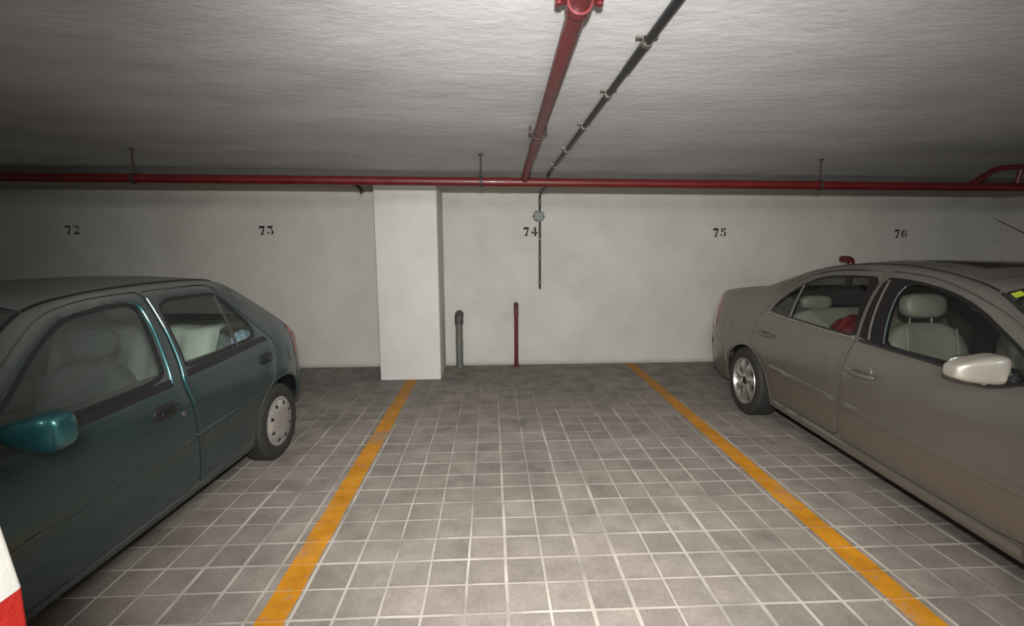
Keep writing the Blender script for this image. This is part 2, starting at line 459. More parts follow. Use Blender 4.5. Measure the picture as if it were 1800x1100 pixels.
# branch along the ceiling, dipping to the main
br = empty('ceiling_branch_pipe', (.29, 2.6, 2.30))
tag(br, 'dull red pipe running along the ceiling and dipping to meet the long pipe', 'pipe')
zb = ceil_z(.3) - .055
m = MB()
path = [(.262, -3.0, zb), (.285, 1.6, zb), (.328, 3.45, zb), (.330, 3.58, zb-.004), (.328, 3.70, zb-.022), (.312, 4.10, zb-.09), (.302, 4.38, 2.150)]
m.tube([rel(br, p) for p in path], .033, 18); m.build('pipe_run', M_redceil, br)
for y, x, q in ((1.63, .286, 1.), (3.40, .326, .62), (-.6, .275, 1.)):
    m = MB()
    m.lathe([(-.02*q, .0335), (-.02*q, .037+.005*q), (.02*q, .037+.005*q), (.02*q, .0335)], 'y', rel(br, (x, y, zb)), 24, close=True)
    hw = .045 + .03*q
    m.box(*[t for p in zip(rel(br, (x-hw, y-.018*q, zb+.004)), rel(br, (x+hw, y+.018*q, zb+.016))) for t in p])
    for sg in (-1, 1):
        m.tube([rel(br, (x+sg*(hw-.010), y, zb-.004)), rel(br, (x+sg*(hw-.010), y, ceil_z(x)-.001))], .012*q, 10)
    m.build('pipe_clamp', M_redceil if q == 1 else M_rod, br)
m = MB(); m.tube([rel(br, (.331, 3.50, zb)), rel(br, (.331, 3.60, zb-.004)), rel(br, (.325, 3.76, zb-.032))], .0365, 18); m.build('pipe_elbow', M_redceil, br)

# second branch near the far end, rising from the main pipe
m = MB(); m.tube([rel(pipe, p) for p in [(4.405, 4.40, 2.09), (4.44, 4.40, 2.115), (4.62, 4.38, 2.235), (4.68, 4.37, 2.252), (4.80, 4.36, 2.262), (5.6, 4.30, 2.265)]], .026, 14); m.build('branch_pipe', M_redceil, pipe)
m = MB(); m.tube([rel(pipe, (4.86, 4.36, 2.255)), rel(pipe, (4.86, 4.38, 2.12))], .022, 12); m.build('branch_drop', M_redceil, pipe)

# cable conduit: ceiling, beam face, wall
cn = empty('cable_conduit', (.62, 4.0, 2.33))
tag(cn, 'black cable conduit running along the ceiling and down the wall to the grey box', 'conduit')
zc = ceil_z(.62) - .022
c = [(.575, -3.0, zc), (.612, 1.7, zc), (.627, 4.0, zc)]
c += arcpts((.630, BY-.020, zc), (0,-1,0), (0,0,-1), .03, 6)
c += arcpts((.630, BY-.020, soff_z(.63)-.020), (0,0,1), (0,1,0), .008, 6)
c += arcpts((.630, WY-.0155, soff_z(.63)-.020), (0,-1,0), (0,0,-1), .05, 6)
c += [(.630, WY-.0155, 2.013)]
m = MB(); m.tube([rel(cn, p) for p in c], [.0165]*2+[.0165]+[.0145]*(len(c)-3), 12); m.build('conduit_run', M_conduit, cn)
m = MB(); m.tube([rel(cn, (.6145, 1.98, zc)), rel(cn, (.617, 2.28, zc))], .0195, 12); m.build('conduit_sleeve', M_conduit, cn)
def saddle(parent, x, y, z, horiz=True, r=.017):
    m = MB()
    if horiz:
        m.lathe([(-.012, r), (-.012, r+.004), (.012, r+.004), (.012, r)], 'y', rel(parent, (x, y, z)), 18, close=True)
        m.box(*[q for p in zip(rel(parent, (x-.042, y-.012, z+.010)), rel(parent, (x+.042, y+.012, z+.0205))) for q in p])
    else:
        m.lathe([(-.010, r), (-.010, r+.004), (.010, r+.004), (.010, r)], 'z', rel(parent, (x, y, z)), 18, close=True)
        m.box(*[q for p in zip(rel(parent, (x-.034, y+.004, z-.010)), rel(parent, (x+.034, y+.013, z+.010))) for q in p])
    return m.build('conduit_clip', M_clip, parent)
for y in (.5, 1.98, 2.62, 3.30, 4.08, 4.85): saddle(cn, .612 + (y-1.7)*.0065, y, zc)
saddle(cn, .630, WY-.0155, 2.13, False, .015)
bx = empty('junction_box', (.616, WY, 1.951))
tag(bx, 'small grey junction box on the wall above number 74', 'electrical box')
m = MB(); m.blob((0, -.028, 0), (.064, .028, .058), e=6, nu=40, nv=16); m.build('box_body', M_box, bx)
m = MB(); m.blob((0, -.058, 0), (.056, .006, .050), e=7, nu=40, nv=10); m.build('box_lid', M_box, bx)
for dx, dz in ((-.067, .0), (-.03, .06), (-.03, -.06), (.067, .0)):
    m = MB(); m.blob((dx, -.026, dz), (.010 if abs(dx) > .05 else .014, .014, .014 if abs(dx) > .05 else .008), e=2.5, nu=14, nv=8)
    m.build('cable_gland', M_dkgrey, bx)
c2 = empty('cable_conduit', (.633, WY, 1.45))
tag(c2, 'short black conduit on the wall below the grey junction box', 'conduit')
m = MB(); m.tube([rel(c2, (.631, WY-.0155, 1.889)), rel(c2, (.634, WY-.0155, 1.015))], .0145, 12); m.build('conduit_run', M_conduit, c2)
for z in (1.66, 1.42, 1.10): saddle(c2, .632, WY-.0155, z, False, .015)

# pipes standing on the floor by the wall
def standpipe(name, x, y, top, r, mats, label, rfit=None):
    rfit = rfit or r*1.18
    t = empty(name, (x, y, 0)); tag(t, label, 'pipe')
    m = MB(); m.tube([(0,0,0), (0,0,top-.1)], r, 20); m.build('pipe_run', mats[0], t)
    m = MB()
    bend = [(0,0,top-.17), (0,0,top-.06-rfit)] + [Vector(p) for p in arcpts((0,0,top-rfit), (0,0,-1), (0,1,0), .06, 8)] + [(0, WY-y+.01, top-rfit)]
    m.tube(bend, rfit, 20); m.build('pipe_elbow', mats[1], t)
    m = MB(); m.tube([(0,0,0), (0,0,.03)], r*1.22, 20); m.build('pipe_collar', mats[0], t)
    return t
gp = standpipe('drain_pipe', -.424, 6.21, .745, .046, (M_grey, M_dkgrey), 'short grey pipe with dark elbow standing on the floor beside the pillar', .056)
for z in (.27, .33):
    m = MB(); m.lathe([(-.006,.047),(-.006,.051),(.006,.051),(.006,.047)], 'z', (0,0,z), 24, close=True); m.build('pipe_band', M_grey, gp)
M_redtop = simple('red_brown_elbow', (88,42,38), .5, var=.15)
standpipe('fire_riser_pipe', .319, 6.245, .845, .026, (M_red, M_redtop), 'thin red pipe standing on the floor against the wall under number 74', .030)
standpipe('fire_riser_pipe', 4.70, 6.16, 1.425, .040, (M_red, M_red), 'red pipe elbow entering the wall behind the silver car', .046)
ce = empty('hanging_pipe_elbow', (-1.46, 5.62, 2.216)); tag(ce, 'small black pipe elbow under the ceiling edge beside the pillar top', 'pipe')
m = MB(); m.tube([(-.06, .0, .045), (-.03, .0, .03), (.0, 0, .01), (.02, 0, -.03)], .016, 12); m.build('elbow_body', M_black, ce)
m = MB(); m.tube([(.012, 0, -.012), (.023, 0, -.036)], .021, 12); m.build('elbow_collar', M_black, ce)

# ------------------------------------------------------------------ cars
def lerp_tab(tab, x):
    if x <= tab[0][0]: return tab[0][1]
    for (a, va), (b, vb) in zip(tab, tab[1:]):
        if x <= b:
            t = (x-a)/(b-a); return va + (vb-va)*t
    return tab[-1][1]

def smooth_tab(tab, step=.01, win=4):
    lo, hi = tab[0][0], tab[-1][0]; n = int((hi-lo)/step)
    xs = [lo + i*step for i in range(n+1)]; ys = [lerp_tab(tab, x) for x in xs]
    for _ in range(2):
        ys = [sum(ys[max(0, i-win):i+win+1])/len(ys[max(0, i-win):i+win+1]) for i in range(n+1)]
    return (lo, step, ys)
def tab_at(t, x):
    lo, st, ys = t; k = (x-lo)/st
    if k <= 0: return ys[0]
    if k >= len(ys)-1: return ys[-1]
    i = int(k); return ys[i] + (ys[i+1]-ys[i])*(k-i)

def chaikin(p, n=2, closed=True):
    for _ in range(n):
        q = []
        m = len(p)
        rng = range(m) if closed else range(m-1)
        if not closed: q.append(p[0])
        for i in rng:
            a = p[i]; b = p[(i+1) % m]
            q += [(.75*a[0]+.25*b[0], .75*a[1]+.25*b[1]), (.25*a[0]+.75*b[0], .25*a[1]+.75*b[1])]
        if not closed: q.append(p[-1])
        p = q
    return p

def resample(p, step, closed=False):
    out = []
    m = len(p)
    for i in range(m if closed else m-1):
        a = p[i]; b = p[(i+1) % m]
        d = math.hypot(b[0]-a[0], b[1]-a[1]); k = max(1, int(math.ceil(d/step)))
        for j in range(k): out.append((a[0]+(b[0]-a[0])*j/k, a[1]+(b[1]-a[1])*j/k))
    if not closed: out.append(p[-1])
    return out

def area(p): return .5*sum(p[i][0]*p[(i+1) % len(p)][1] - p[(i+1) % len(p)][0]*p[i][1] for i in range(len(p)))

def offset(p, d):
    """move a closed outline outwards by d (inwards when negative)"""
    s = 1 if area(p) > 0 else -1
    m = len(p); out = []
    for i in range(m):
        a, b, c = p[i-1], p[i], p[(i+1) % m]
        e1 = (b[0]-a[0], b[1]-a[1]); e2 = (c[0]-b[0], c[1]-b[1])
        l1 = math.hypot(*e1) or 1e-9; l2 = math.hypot(*e2) or 1e-9
        n1 = (e1[1]/l1*s, -e1[0]/l1*s); n2 = (e2[1]/l2*s, -e2[0]/l2*s)
        bx, bz = n1[0]+n2[0], n1[1]+n2[1]; q = bx*bx+bz*bz
        k = 2*d/max(q, .8)
        out.append((b[0]+bx*k, b[1]+bz*k))
    return out

def inside(p, x, y):
    c = False; j = len(p)-1
    for i in range(len(p)):
        if (p[i][1] > y) != (p[j][1] > y) and x < (p[j][0]-p[i][0])*(y-p[i][1])/(p[j][1]-p[i][1]) + p[i][0]: c = not c
        j = i
    return c

def seg_d(px, py, a, b):
    dx, dy = b[0]-a[0], b[1]-a[1]; q = dx*dx+dy*dy
    t = max(0, min(1, ((px-a[0])*dx + (py-a[1])*dy)/q)) if q else 0
    return math.hypot(px-a[0]-t*dx, py-a[1]-t*dy)

class Car:
    def __init__(s, root, sec, outline, rear, front, r=.07):
        s.root = root; s.sec = smooth_tab(sec)
        s.out = resample(chaikin(outline, 2, False), .03)
        s.rear = rear; s.front = front; s.r = r
        s.clip = None
    def dist(s, u, z):
        return min(seg_d(u, z, s.out[i], s.out[i+1]) for i in range(len(s.out)-1))
    def X(s, u, z, off=0.0):
        x = tab_at(s.sec, z)
        us, ue, I = s.rear
        if u < us:
            d = min(.985, (us-u)/(us-ue)); x -= I*(1-sqrt(1-d*d))
        us, ue, I = s.front
        if u > us:
            d = min(.985, (u-us)/(ue-us)); x -= I*(1-sqrt(1-d*d))
        d = s.dist(u, z)
        if d < s.r:
            k = 1-d/s.r; x -= s.r*.8*(1-sqrt(max(0, 1-k*k)))
        return x + off
    def panel2d(s, poly, holes=(), grid=.045, rings=True, edge=.03):
        """triangulates poly minus holes in side view; returns points and triangles"""
        loops = [resample(poly, edge, True)] + [resample(h, edge, True) for h in holes]
        pts = []; edges = []
        for lp in loops:
            b = len(pts); n = len(lp); pts += lp
            edges += [(b+i, b+(i+1) % n) for i in range(n)]
        us = [p[0] for p in loops[0]]; zs = [p[1] for p in loops[0]]
        segs = [(lp[i], lp[(i+1) % len(lp)]) for lp in loops for i in range(len(lp))]
        def ok(u, z, gap):
            if not inside(loops[0], u, z): return False
            if any(inside(h, u, z) for h in loops[1:]): return False
            return all(seg_d(u, z, a, b) > gap for a, b in segs if abs(a[0]-u) < .1 and abs(a[1]-z) < .1)
        extra = []
        z = min(zs)
        while z < max(zs):
            u = min(us)
            while u < max(us):
                if ok(u, z, .012): extra.append((u, z))
                u += grid
            z += grid
        if rings:
            for d in (.006, .016, .032, .052):
                for i in range(1, len(s.out)-1):
                    a, b = s.out[i-1], s.out[i+1]
                    l = math.hypot(b[0]-a[0], b[1]-a[1]) or 1
                    nu, nz = (b[1]-a[1])/l, -(b[0]-a[0])/l
                    u, z = s.out[i][0]+nu*d, s.out[i][1]+nz*d
                    if ok(u, z, .004): extra.append((u, z))
        pts += extra
        res = delaunay_2d_cdt([Vector(p) for p in pts], edges, [], 0, 1e-5)
        V = [(v.x, v.y) for v in res[0]]; T = []
        for t in res[2]:
            cx = sum(V[i][0] for i in t)/3; cy = sum(V[i][1] for i in t)/3
            if inside(loops[0], cx, cy) and not any(inside(h, cx, cy) for h in loops[1:]):
                a = (V[t[1]][0]-V[t[0]][0])*(V[t[2]][1]-V[t[0]][1]) - (V[t[2]][0]-V[t[0]][0])*(V[t[1]][1]-V[t[0]][1])
                if abs(a) > 1e-9: T.append(tuple(t) if a > 0 else tuple(reversed(t)))
        used = sorted({i for t in T for i in t}); mp = {i: k for k, i in enumerate(used)}
        return [V[i] for i in used], [tuple(mp[i] for i in t) for t in T]
    def lift(s, V, T, side, off=0., lip=.03, soft=.003):
        """puts a flat panel on the body side; its rim turns inwards"""
        cnt = {}
        for t in T:
            for a, b in ((t[0],t[1]), (t[1],t[2]), (t[2],t[0])): cnt[(a,b)] = 1
        bd = [(a, b) for (a, b) in cnt if (b, a) not in cnt]
        bset = {i for e in bd for i in e}
        v = []
        for i, (u, z) in enumerate(V):
            x = s.X(u, z, off) - (soft if i in bset else 0)
            v.append((side*x, u, z))
        f = [t if side > 0 else tuple(reversed(t)) for t in T]
        if lip:
            mp = {}
            for i in bset:
                mp[i] = len(v); v.append((v[i][0]-side*lip, v[i][1], v[i][2]))
            for a, b in bd:
                q = (b, a, mp[a], mp[b]); f.append(q if side > 0 else tuple(reversed(q)))
        return v, f
    def side(s, name, poly, holes, mat, parent=None, sides=(1,), off=0., lip=.03, soft=.003, grid=.045, rings=True, angle=40, extra=None, edge=.03):
        V, T = s.panel2d(poly, holes, grid, rings, edge)
        v = []; f = []
        for sd in sides:
            a, b = s.lift(V, T, sd, off, lip, soft)
            n = len(v); v += a; f += [tuple(n+i for i in q) for q in b]
        if extra:
            n = len(v); v += list(extra[0]); f += [tuple(n+i for i in q) for q in extra[1]]
        return mesh(name, v, f, mat, parent or s.root, True, angle)
    SS = [-1,-.985,-.96,-.93,-.9,-.86,-.8,-.7,-.6,-.5,-.4,-.25,-.1,.1,.25,.4,.5,.6,.7,.8,.86,.9,.93,.96,.985,1]
    def strips(s, region, bow, mats):
        """the surfaces across the car (bumpers, lids, glass, roof); returns {name: (verts, faces)}"""
        o = s.out; n = len(o)
        nor = []
        for i in range(n):
            a, b = o[max(i-1,0)], o[min(i+1,n-1)]
            l = math.hypot(b[0]-a[0], b[1]-a[1]) or 1
            nor.append((-(b[1]-a[1])/l, (b[0]-a[0])/l))
        bw = [bow(u, z) for u, z in o]
        for _ in range(3): bw = [sum(bw[max(0,i-4):i+5])/len(bw[max(0,i-4):i+5]) for i in range(n)]
        P = []
        for i, (u, z) in enumerate(o):
            w = s.X(u, z)
            P.append([Vector((q*w, u+nor[i][0]*bw[i]*(1-abs(q)**2.4), z+nor[i][1]*bw[i]*(1-abs(q)**2.4))) for q in s.SS])
        cells = {}
        own = {}
        for i in range(n-1):
            um, zm = (o[i][0]+o[i+1][0])/2, (o[i][1]+o[i+1][1])/2
            for j in range(len(s.SS)-1):
                nm = region(um, zm, abs(s.SS[j]+s.SS[j+1])/2)
                cells.setdefault(nm, []).append((i, j)); own[(i, j)] = nm
        out = {}
        for nm, cl in cells.items():
            idx = {}; v = []; f = []
            def vid(i, j):
                k = (i, j)
                if k not in idx:
                    ns = {own.get((i-di, j-dj)) for di in (0,1) for dj in (0,1)} - {None}
                    p = P[i][j].copy()
                    if len(ns) > 1:
                        p -= Vector((0, nor[i][0], nor[i][1]))*.005
                    idx[k] = len(v); v.append(tuple(p))
                return idx[k]
            for (i, j) in cl:
                f.append((vid(i,j), vid(i,j+1), vid(i+1,j+1), vid(i+1,j)))
            out[nm] = (v, f)
        s.P = P; s.nor = nor
        return out

def seat(root, name, x, u, zb, top, mat, pipe, post_m, hw=.26, head=(.14, .055, .085), recl=14):
    """front seat: cushion, backrest with bolsters, headrest on two posts"""
    t = empty(name, (x, u, 0), 0, root)
    m = MB()
    R = rot('X', recl)          # leans towards the rear (-y)
    hgt = (top-zb)/2
    def bol(p):
        k = 1 + .10*(1-abs(p.z))
        dish = -.35*(1-min(1, abs(p.x)/.62)**2)*(1 if p.y > 0 else 0)*.9
        return (p.x*(.80+.20*(1-max(0, p.z)**2)), p.y + (dish if p.y > 0 else 0), p.z)
    m.blob((0, 0, zb+hgt), (hw, .085, hgt), e=3.6, nu=40, nv=22, rot=R, fn=bol)
    m.build('seat_back', mat, t, angle=60)
    m = MB(); 
    def cush(p): return (p.x, p.y, p.z - (.25*(1-min(1, abs(p.x)/.6)**2) if p.z > 0 else 0))
    m.blob((0, .27, zb-.02), (hw, .27, .09), e=3.4, nu=36, nv=16, rot=rot('X', 8), fn=cush); m.build('seat_cushion', mat, t, angle=60)
    tp = R @ Vector((0, 0, hgt)); zt = zb+hgt+tp.z; yt = tp.y
    m = MB(); m.blob((0, yt+.004, zt+.028+head[2]), head, e=3.0, nu=32, nv=18, rot=rot('X', 8)); hr = m.build('headrest', mat, t, angle=60)
    for sx in (-.07, .07):
        m = MB(); m.tube([(sx, yt, zt-.05), (sx, yt, zt+.06)], .0075, 10); m.build('headrest_post', post_m, t)
    if pipe:                     # raised seams of the leather
        for sx in (-.155, .155):
            m = MB(); pts = []
            for k in range(11):
                q = k/10; zz = -hgt*.5 + hgt*1.35*q
                pts.append(R @ Vector((sx, .082, zz)) + Vector((0, 0, zb+hgt)))
            m.tube(pts, .0045, 6); m.build('seat_piping', pipe, t)
    return t

def wheel(root, x, u, zc, R, rim_r, width, kind, mats, side):
    """wheel with its outer face at lateral x; side = +1/-1"""
    t = empty('wheel', (side*x, u, zc), 0 if side > 0 else pi, root)
    w = width; tw = .010
    m = MB(); r = rim_r
    prof = [(-w+.01, r-.01), (-w-.004, r+.02), (-w-.006, (r+R)/2), (-w+.006, R-.018), (-w+.022, R-.004)]
    k = 5; xs = [-w+.03 + (w-.06)*i/k for i in range(k+1)]
    for i in range(k):
        a = xs[i]; b = xs[i+1]
        prof += [(a+.004, R), (b-.004, R), (b-.003, R-.009), (b+.003, R-.009)]
    prof += [(-.026, R), (-.014, R-.006), (-.002, R-.022), (.004, (r+R)/2), (.002, r+.018), (-.008, r+.002), (-.014, r-.008)]
    m.lathe(prof, 'x', n=72)
    m.build('tyre', mats['tyre'], t, angle=50)
    if kind == 'cover':
        m = MB()
        m.lathe([(-.02, r+.004), (-.004, r+.003), (.000, r-.006), (-.006, r-.022), (.006, r-.034), (.016, r*.62), (.020, r*.30), (.020, .03), (.0205, .0)], 'x', n=72)
        cv = m.build('wheel_cover', mats['alloy'], t, angle=60)
        for i in range(8):
            a = 2*pi*(i+.5)/8; m = MB()
            cc = (.0075, (r-.048)*cos(a), (r-.048)*sin(a))
            m.blob(cc, (.008, .012, .020), e=2.2, nu=18, nv=10, rot=rot('X', math.degrees(a)+90))
            m.build('wheel_cover_slot', mats['dark'], t)
    else:
        m = MB()
        m.lathe([(-.03, r+.004), (-.004, r+.006), (.003, r+.001), (.001, r-.010), (-.014, r-.018), (-.07, r-.026), (-w+.02, r-.02)], 'x', n=72)
        m.lathe([(-.05, .085), (-.022, .080), (-.010, .062), (-.006, .045), (-.012, .038), (-.016, .0)], 'x', n=40)
        ns = 7
        for i in range(ns):
            a = 2*pi*i/ns + .16
            prof = []
            for k in range(9):
                q = k/8; rad = .05 + (r-.016-.05)*q
                hwid = .026 + .016*q**1.5
                xo = -.012 + .012*sin(pi*q*.9) - .006*q
                prof.append((rad, hwid, xo))
            v = []; f = []
            ca, sa = cos(a), sin(a)
            for rad, hwid, xo in prof:
                for (tt, dx) in ((-1, -.030), (-1, -.006), (-.62, 0), (.62, 0), (1, -.006), (1, -.030)):
                    y = rad*ca - tt*hwid*sa; z = rad*sa + tt*hwid*ca
                    v.append((xo+dx, y, z))
            for k in range(len(prof)-1):
                for q in range(5): f.append((k*6+q, k*6+q+1, (k+1)*6+q+1, (k+1)*6+q))
            m.add(v, f)
        rm = m.build('rim', mats['alloy'], t, angle=40)
        m = MB(); m.lathe([(-.016, .034), (-.008, .033), (-.004, .026), (-.003, .0)], 'x', n=32); m.build('centre_cap', mats['dark'], t)
        m = MB(); m.lathe([(-.09, .03), (-.09, .14)], 'x', n=48); m.lathe([(-.10, .0), (-.085, .05)], 'x', n=24); m.build('brake_disc', mats['disc'], t)
    if kind == 'cover': pass
    m = MB(); m.lathe([(-w*.7, .0), (-w*.7, r)], 'x', n=40); m.build('wheel_back', mats['dark'], t)
    return t

def arch_liner(s, name, arch, depth, mat, u0=0, sides=(1, -1)):
    """dark inner wheel housings behind the arch openings"""
    for sd in sides:
        for poly in arch:
            v = []; f = []
            p = resample(poly, .05)
            for (u, z) in p: v += [(sd*(s.X(u, z)-.012), u, z), (sd*(s.X(u, z)-depth), u, z)]
            for i in range(len(p)-1):
                q = (2*i, 2*i+1, 2*i+3, 2*i+2); f.append(q if sd < 0 else tuple(reversed(q)))
            f.append(tuple(2*i+1 for i in range(len(p))))
            mesh(name, v, f, mat, s.root, True, 50)

M_tyre = simple('tyre_rubber', (40,39,37), .75, var=.12, scale=30, dust=.35, dustcol=(.10,.095,.088))
M_alloy = simple('silver_alloy', (196,192,186), .26, metal=.85, var=.05, scale=30)
M_cover = simple('silver_wheel_cover', (196,194,190), .28, metal=.7, var=.05, scale=30)
M_dark = simple('dark_recess', (16,16,16), .6)
M_disc = simple('brake_steel', (70,66,62), .5, metal=.6)
M_rub = simple('rubber_seal', (24,25,26), .5, var=.2, dust=.2, dustcol=(.12,.115,.11))
M_trimblk = simple('black_trim', (18,19,20), .3, coat=.3, var=.1)
M_gloss = simple('gloss_black_glass', (10,12,12), .06, coat=.6, var=.05)
M_chrome = simple('bright_metal', (200,200,196), .2, metal=1., var=.04)
M_redlens = simple('red_lens', (120,22,28), .15, coat=.8, var=.05)
M_clear = simple('clear_lens', (170,176,178), .12, coat=.8, var=.05)
M_orange = simple('amber_lens', (170,90,20), .15, coat=.6)
M_under = simple('underbody_black', (20,20,19), .85)
M_headl = simple('grey_headliner', (110,108,102), .9)

def mirror_poly(poly, wb):
    return [(wb-u, z) for u, z in poly][::-1]

# ================================================================== the green hatchback
def build_green():
    root = empty('car', (-2.36, 3.57, 0), math.atan2(.055, -1.0))
    tag(root, 'dark green five-door hatchback parked nose out between the bays', 'car')
    green = simple('green_car_paint', (20,56,58), .30, metal=.6, coat=.6, var=.06, scale=5, dust=.8, dustcol=(.22,.213,.20)); clean = simple('clean_green_paint', (38,92,94), .36, metal=.6, coat=.7, var=.04, scale=5)
    glass = glass_mat('dusty_side_glass', (.62,.68,.65), .24, (.19,.20,.19)); glass_r = glass_mat('rear_side_glass', (.84,.90,.87), .08, (.17,.18,.17))
    fabric = simple('grey_seat_cloth', (92,100,97), .9, var=.15, scale=60)
    trim = simple('grey_door_trim', (60,62,62), .8)
    wb = 2.446
    sec = [(.0,.70),(.18,.745),(.25,.772),(.35,.793),(.5,.810),(.62,.817),(.75,.812),(.85,.800),(.92,.785),(1.0,.755),(1.1,.715),(1.2,.672),(1.28,.637),(1.36,.60),(1.5,.53)]
    outline = [(-.30,.335),(-.48,.335),(-.54,.375),(-.565,.50),(-.55,.585),(-.50,.625),(-.475,.66),(-.465,.76),(-.445,.86),(-.40,.925),(-.33,.965),
               (-.10,1.105),(.10,1.24),(.24,1.325),(.34,1.352),(.50,1.364),(.80,1.366),(1.1,1.358),(1.3,1.345),(1.42,1.330),(1.52,1.306),(1.60,1.268),(1.69,1.21),(1.776,1.152),
               (1.95,1.045),(2.18,.915),(2.26,.905),(2.5,.865),(2.8,.80),(2.98,.73),(3.06,.66),(3.10,.60),(3.15,.54),(3.16,.42),(3.14,.30),(3.05,.22)]
    s = Car(root, sec, outline, (-.05, -.63, .26), (2.75, 3.22, .30), .058)
    # ---- outlines in side view
    arch_r = [(-.335,.32),(-.332,.39),(-.322,.45),(-.265,.531),(-.199,.581),(-.106,.612),(.0,.616),(.09,.602),(.16,.578),(.222,.535),(.284,.470),(.318,.40),(.330,.30),(.332,.21)]
    arch_f = mirror_poly(arch_r, wb-.03)
    fd = [(.988,1.333),(.978,1.28),(.968,1.22),(.965,1.12),(.973,1.02),(.985,.93),(.998,.87),(.988,.81),(.958,.72),(.944,.62),(.930,.5),(.908,.30),(.906,.262),
          (.96,.258),(1.5,.250),(2.00,.240),(2.06,.26),(2.085,.34),(2.10,.60),(2.10,.84),(2.085,.90),(2.055,.925),(1.90,1.033),(1.776,1.121),(1.692,1.18),(1.603,1.241),(1.555,1.268),(1.491,1.294),(1.388,1.315),(1.286,1.327),(1.18,1.333),(1.05,1.335)]
    rd = [(.982,1.333),(.972,1.28),(.962,1.22),(.959,1.12),(.967,1.02),(.979,.93),(.992,.87),(.982,.81),(.952,.72),(.938,.62),(.924,.5),(.902,.30),(.900,.264),
          (.85,.266),(.45,.278),(.338,.284),(.334,.36),(.322,.41),(.288,.478),(.224,.542),(.160,.587),(.10,.630),(.068,.672),(.052,.736),(.027,.815),(.023,.86),(.034,.895),(.056,.922),(.09,.955),(.193,1.064),(.28,1.148),(.372,1.238),(.402,1.29),(.428,1.322),(.50,1.334),(.744,1.336),(.90,1.335)]
    fw_ = [(1.062,1.278),(1.040,1.250),(1.044,1.18),(1.054,1.10),(1.070,1.0),(1.088,.898),(1.35,.890),(1.70,.885),(2.00,.884),(1.985,.90),(1.79,1.044),(1.678,1.136),(1.576,1.205),(1.497,1.250),(1.43,1.272),(1.352,1.284),(1.213,1.294),(1.11,1.295)]
    rw_ = [(.905,1.288),(.922,1.18),(.926,1.06),(.932,.98),(.940,.916),(.70,.926),(.437,.940),(.235,.948),(.212,.99),(.210,1.052),(.30,1.155),(.392,1.255),(.425,1.283),(.60,1.288)]
    fd = chaikin(fd, 1); rd = chaikin(rd, 1); fwo = chaikin(fw_, 2); rwo = chaikin(rw_, 1)
    bump_r = [(-.60,.60),(-.375,.60),(-.345,.55),(-.340,.42),(-.340,.20),(-.60,.15)]
    lamp = [(-.235,.962),(-.275,.90),(-.30,.82),(-.305,.735),(-.36,.70),(-.52,.69),(-.52,1.0),(-.30,1.0)]
    bump_f = [(3.4,.60),(2.86,.60),(2.775,.55),(2.75,.42),(2.75,.19),(3.4,.15)]
    hlamp = [(2.80,.775),(2.90,.79),(3.3,.80),(3.3,.62),(2.92,.625),(2.82,.66)]
    # body side outline: the car's outline closed along the sills and round the arches
    body = [tuple(p) for p in s.out] + [(2.96,.22)]
    af = [p for p in arch_f][::-1]; ar = arch_r[::-1]
    body += [(arch_f[-1][0], .215)] + af[1:-1] + [(arch_f[0][0], .21), (1.4,.206), (arch_r[-1][0], .212)] + ar[1:-1] + [(arch_r[0][0], .325)]
    def inter_body(p): return p
    # ---- surfaces across the car
    def region(u, z, q):
        if z < .60 and u < 0: return 'rear_bumper'
        if z < .60 and u > 2.9: return 'front_bumper'
        if u < -.36 and z < .95: return 'tail' if q > .78 and z > .68 else 'tailgate'
        if u < .20 and z >= .9: return 'rear_window' if (q < .86 and -.24 < u < .13) else ('tailgate' if q < .93 else 'side')
        if u < 1.535: return 'roof' if q < .95 and u > .26 else ('tailgate' if u <= .26 and q < .93 else 'side')
        if u < 2.20 and z > .905: return 'windscreen' if q < .95 else 'side'
        if u > 2.98 or z < .72: return 'head' if q > .60 and .62 < z < .78 else 'grille_panel'
        return 'bonnet' if q < .93 else 'side'
    def bow(u, z):
        if u < 0 and z < .66: return .10
        if u < -.36: return .07
        if u < .26: return .05
        if u < 1.50: return .026
        if u < 2.2: return .12
        if z > .7: return .05
        return .14
    st = s.strips(region, bow, None)
    side_parts = [fd, rd, bump_r, lamp, bump_f, hlamp]
    V, T = s.panel2d(body, [offset(fd, .003), offset(rd, .003), bump_r, lamp, bump_f, hlamp])
    v = []; f = []
    for sd in (1, -1):
        a, b = s.lift(V, T, sd, 0, .045); n = len(v); v += a; f += [tuple(n+i for i in q) for q in b]
    a, b = st['side']; n = len(v); v += a; f += [tuple(n+i for i in q) for q in b]
    mesh('body_shell', v, f, green, root, True, 40)
    def clipbody(p):   # polygon limited to the car's outline: keep what lies within
        return p
    def capped(name, poly, mat, strip, off=0., sides=(1,-1), extra_off=None):
        """side patch (within the body outline) joined with its strip across the car"""
        Vp, Tp = s.panel2d_clip(body, poly)
        v = []; f = []
        for sd in sides:
            a, b = s.lift(Vp, Tp, sd, off, .02); n = len(v); v += a; f += [tuple(n+i for i in q) for q in b]
        if strip in st:
            a, b = st[strip]; n = len(v); v += a; f += [tuple(n+i for i in q) for q in b]
        return mesh(name, v, f, mat, root, True, 40)
    capped('rear_bumper', bump_r, green, 'rear_bumper', .004)
    capped('front_bumper', bump_f, green, 'front_bumper', .012)
    mesh('tailgate', *st['tailgate'], green, root, True, 40)
    mesh('rear_window', *st['rear_window'], glass, root, True, 40)
    rf = mesh('roof', *st['roof'], green, root, True, 40)
    mesh('windscreen', *st['windscreen'], glass, root, True, 40)
    mesh('bonnet', *st['bonnet'], green, root, True, 40)
    mesh('grille_panel', *st['grille_panel'], green, root, True, 40)
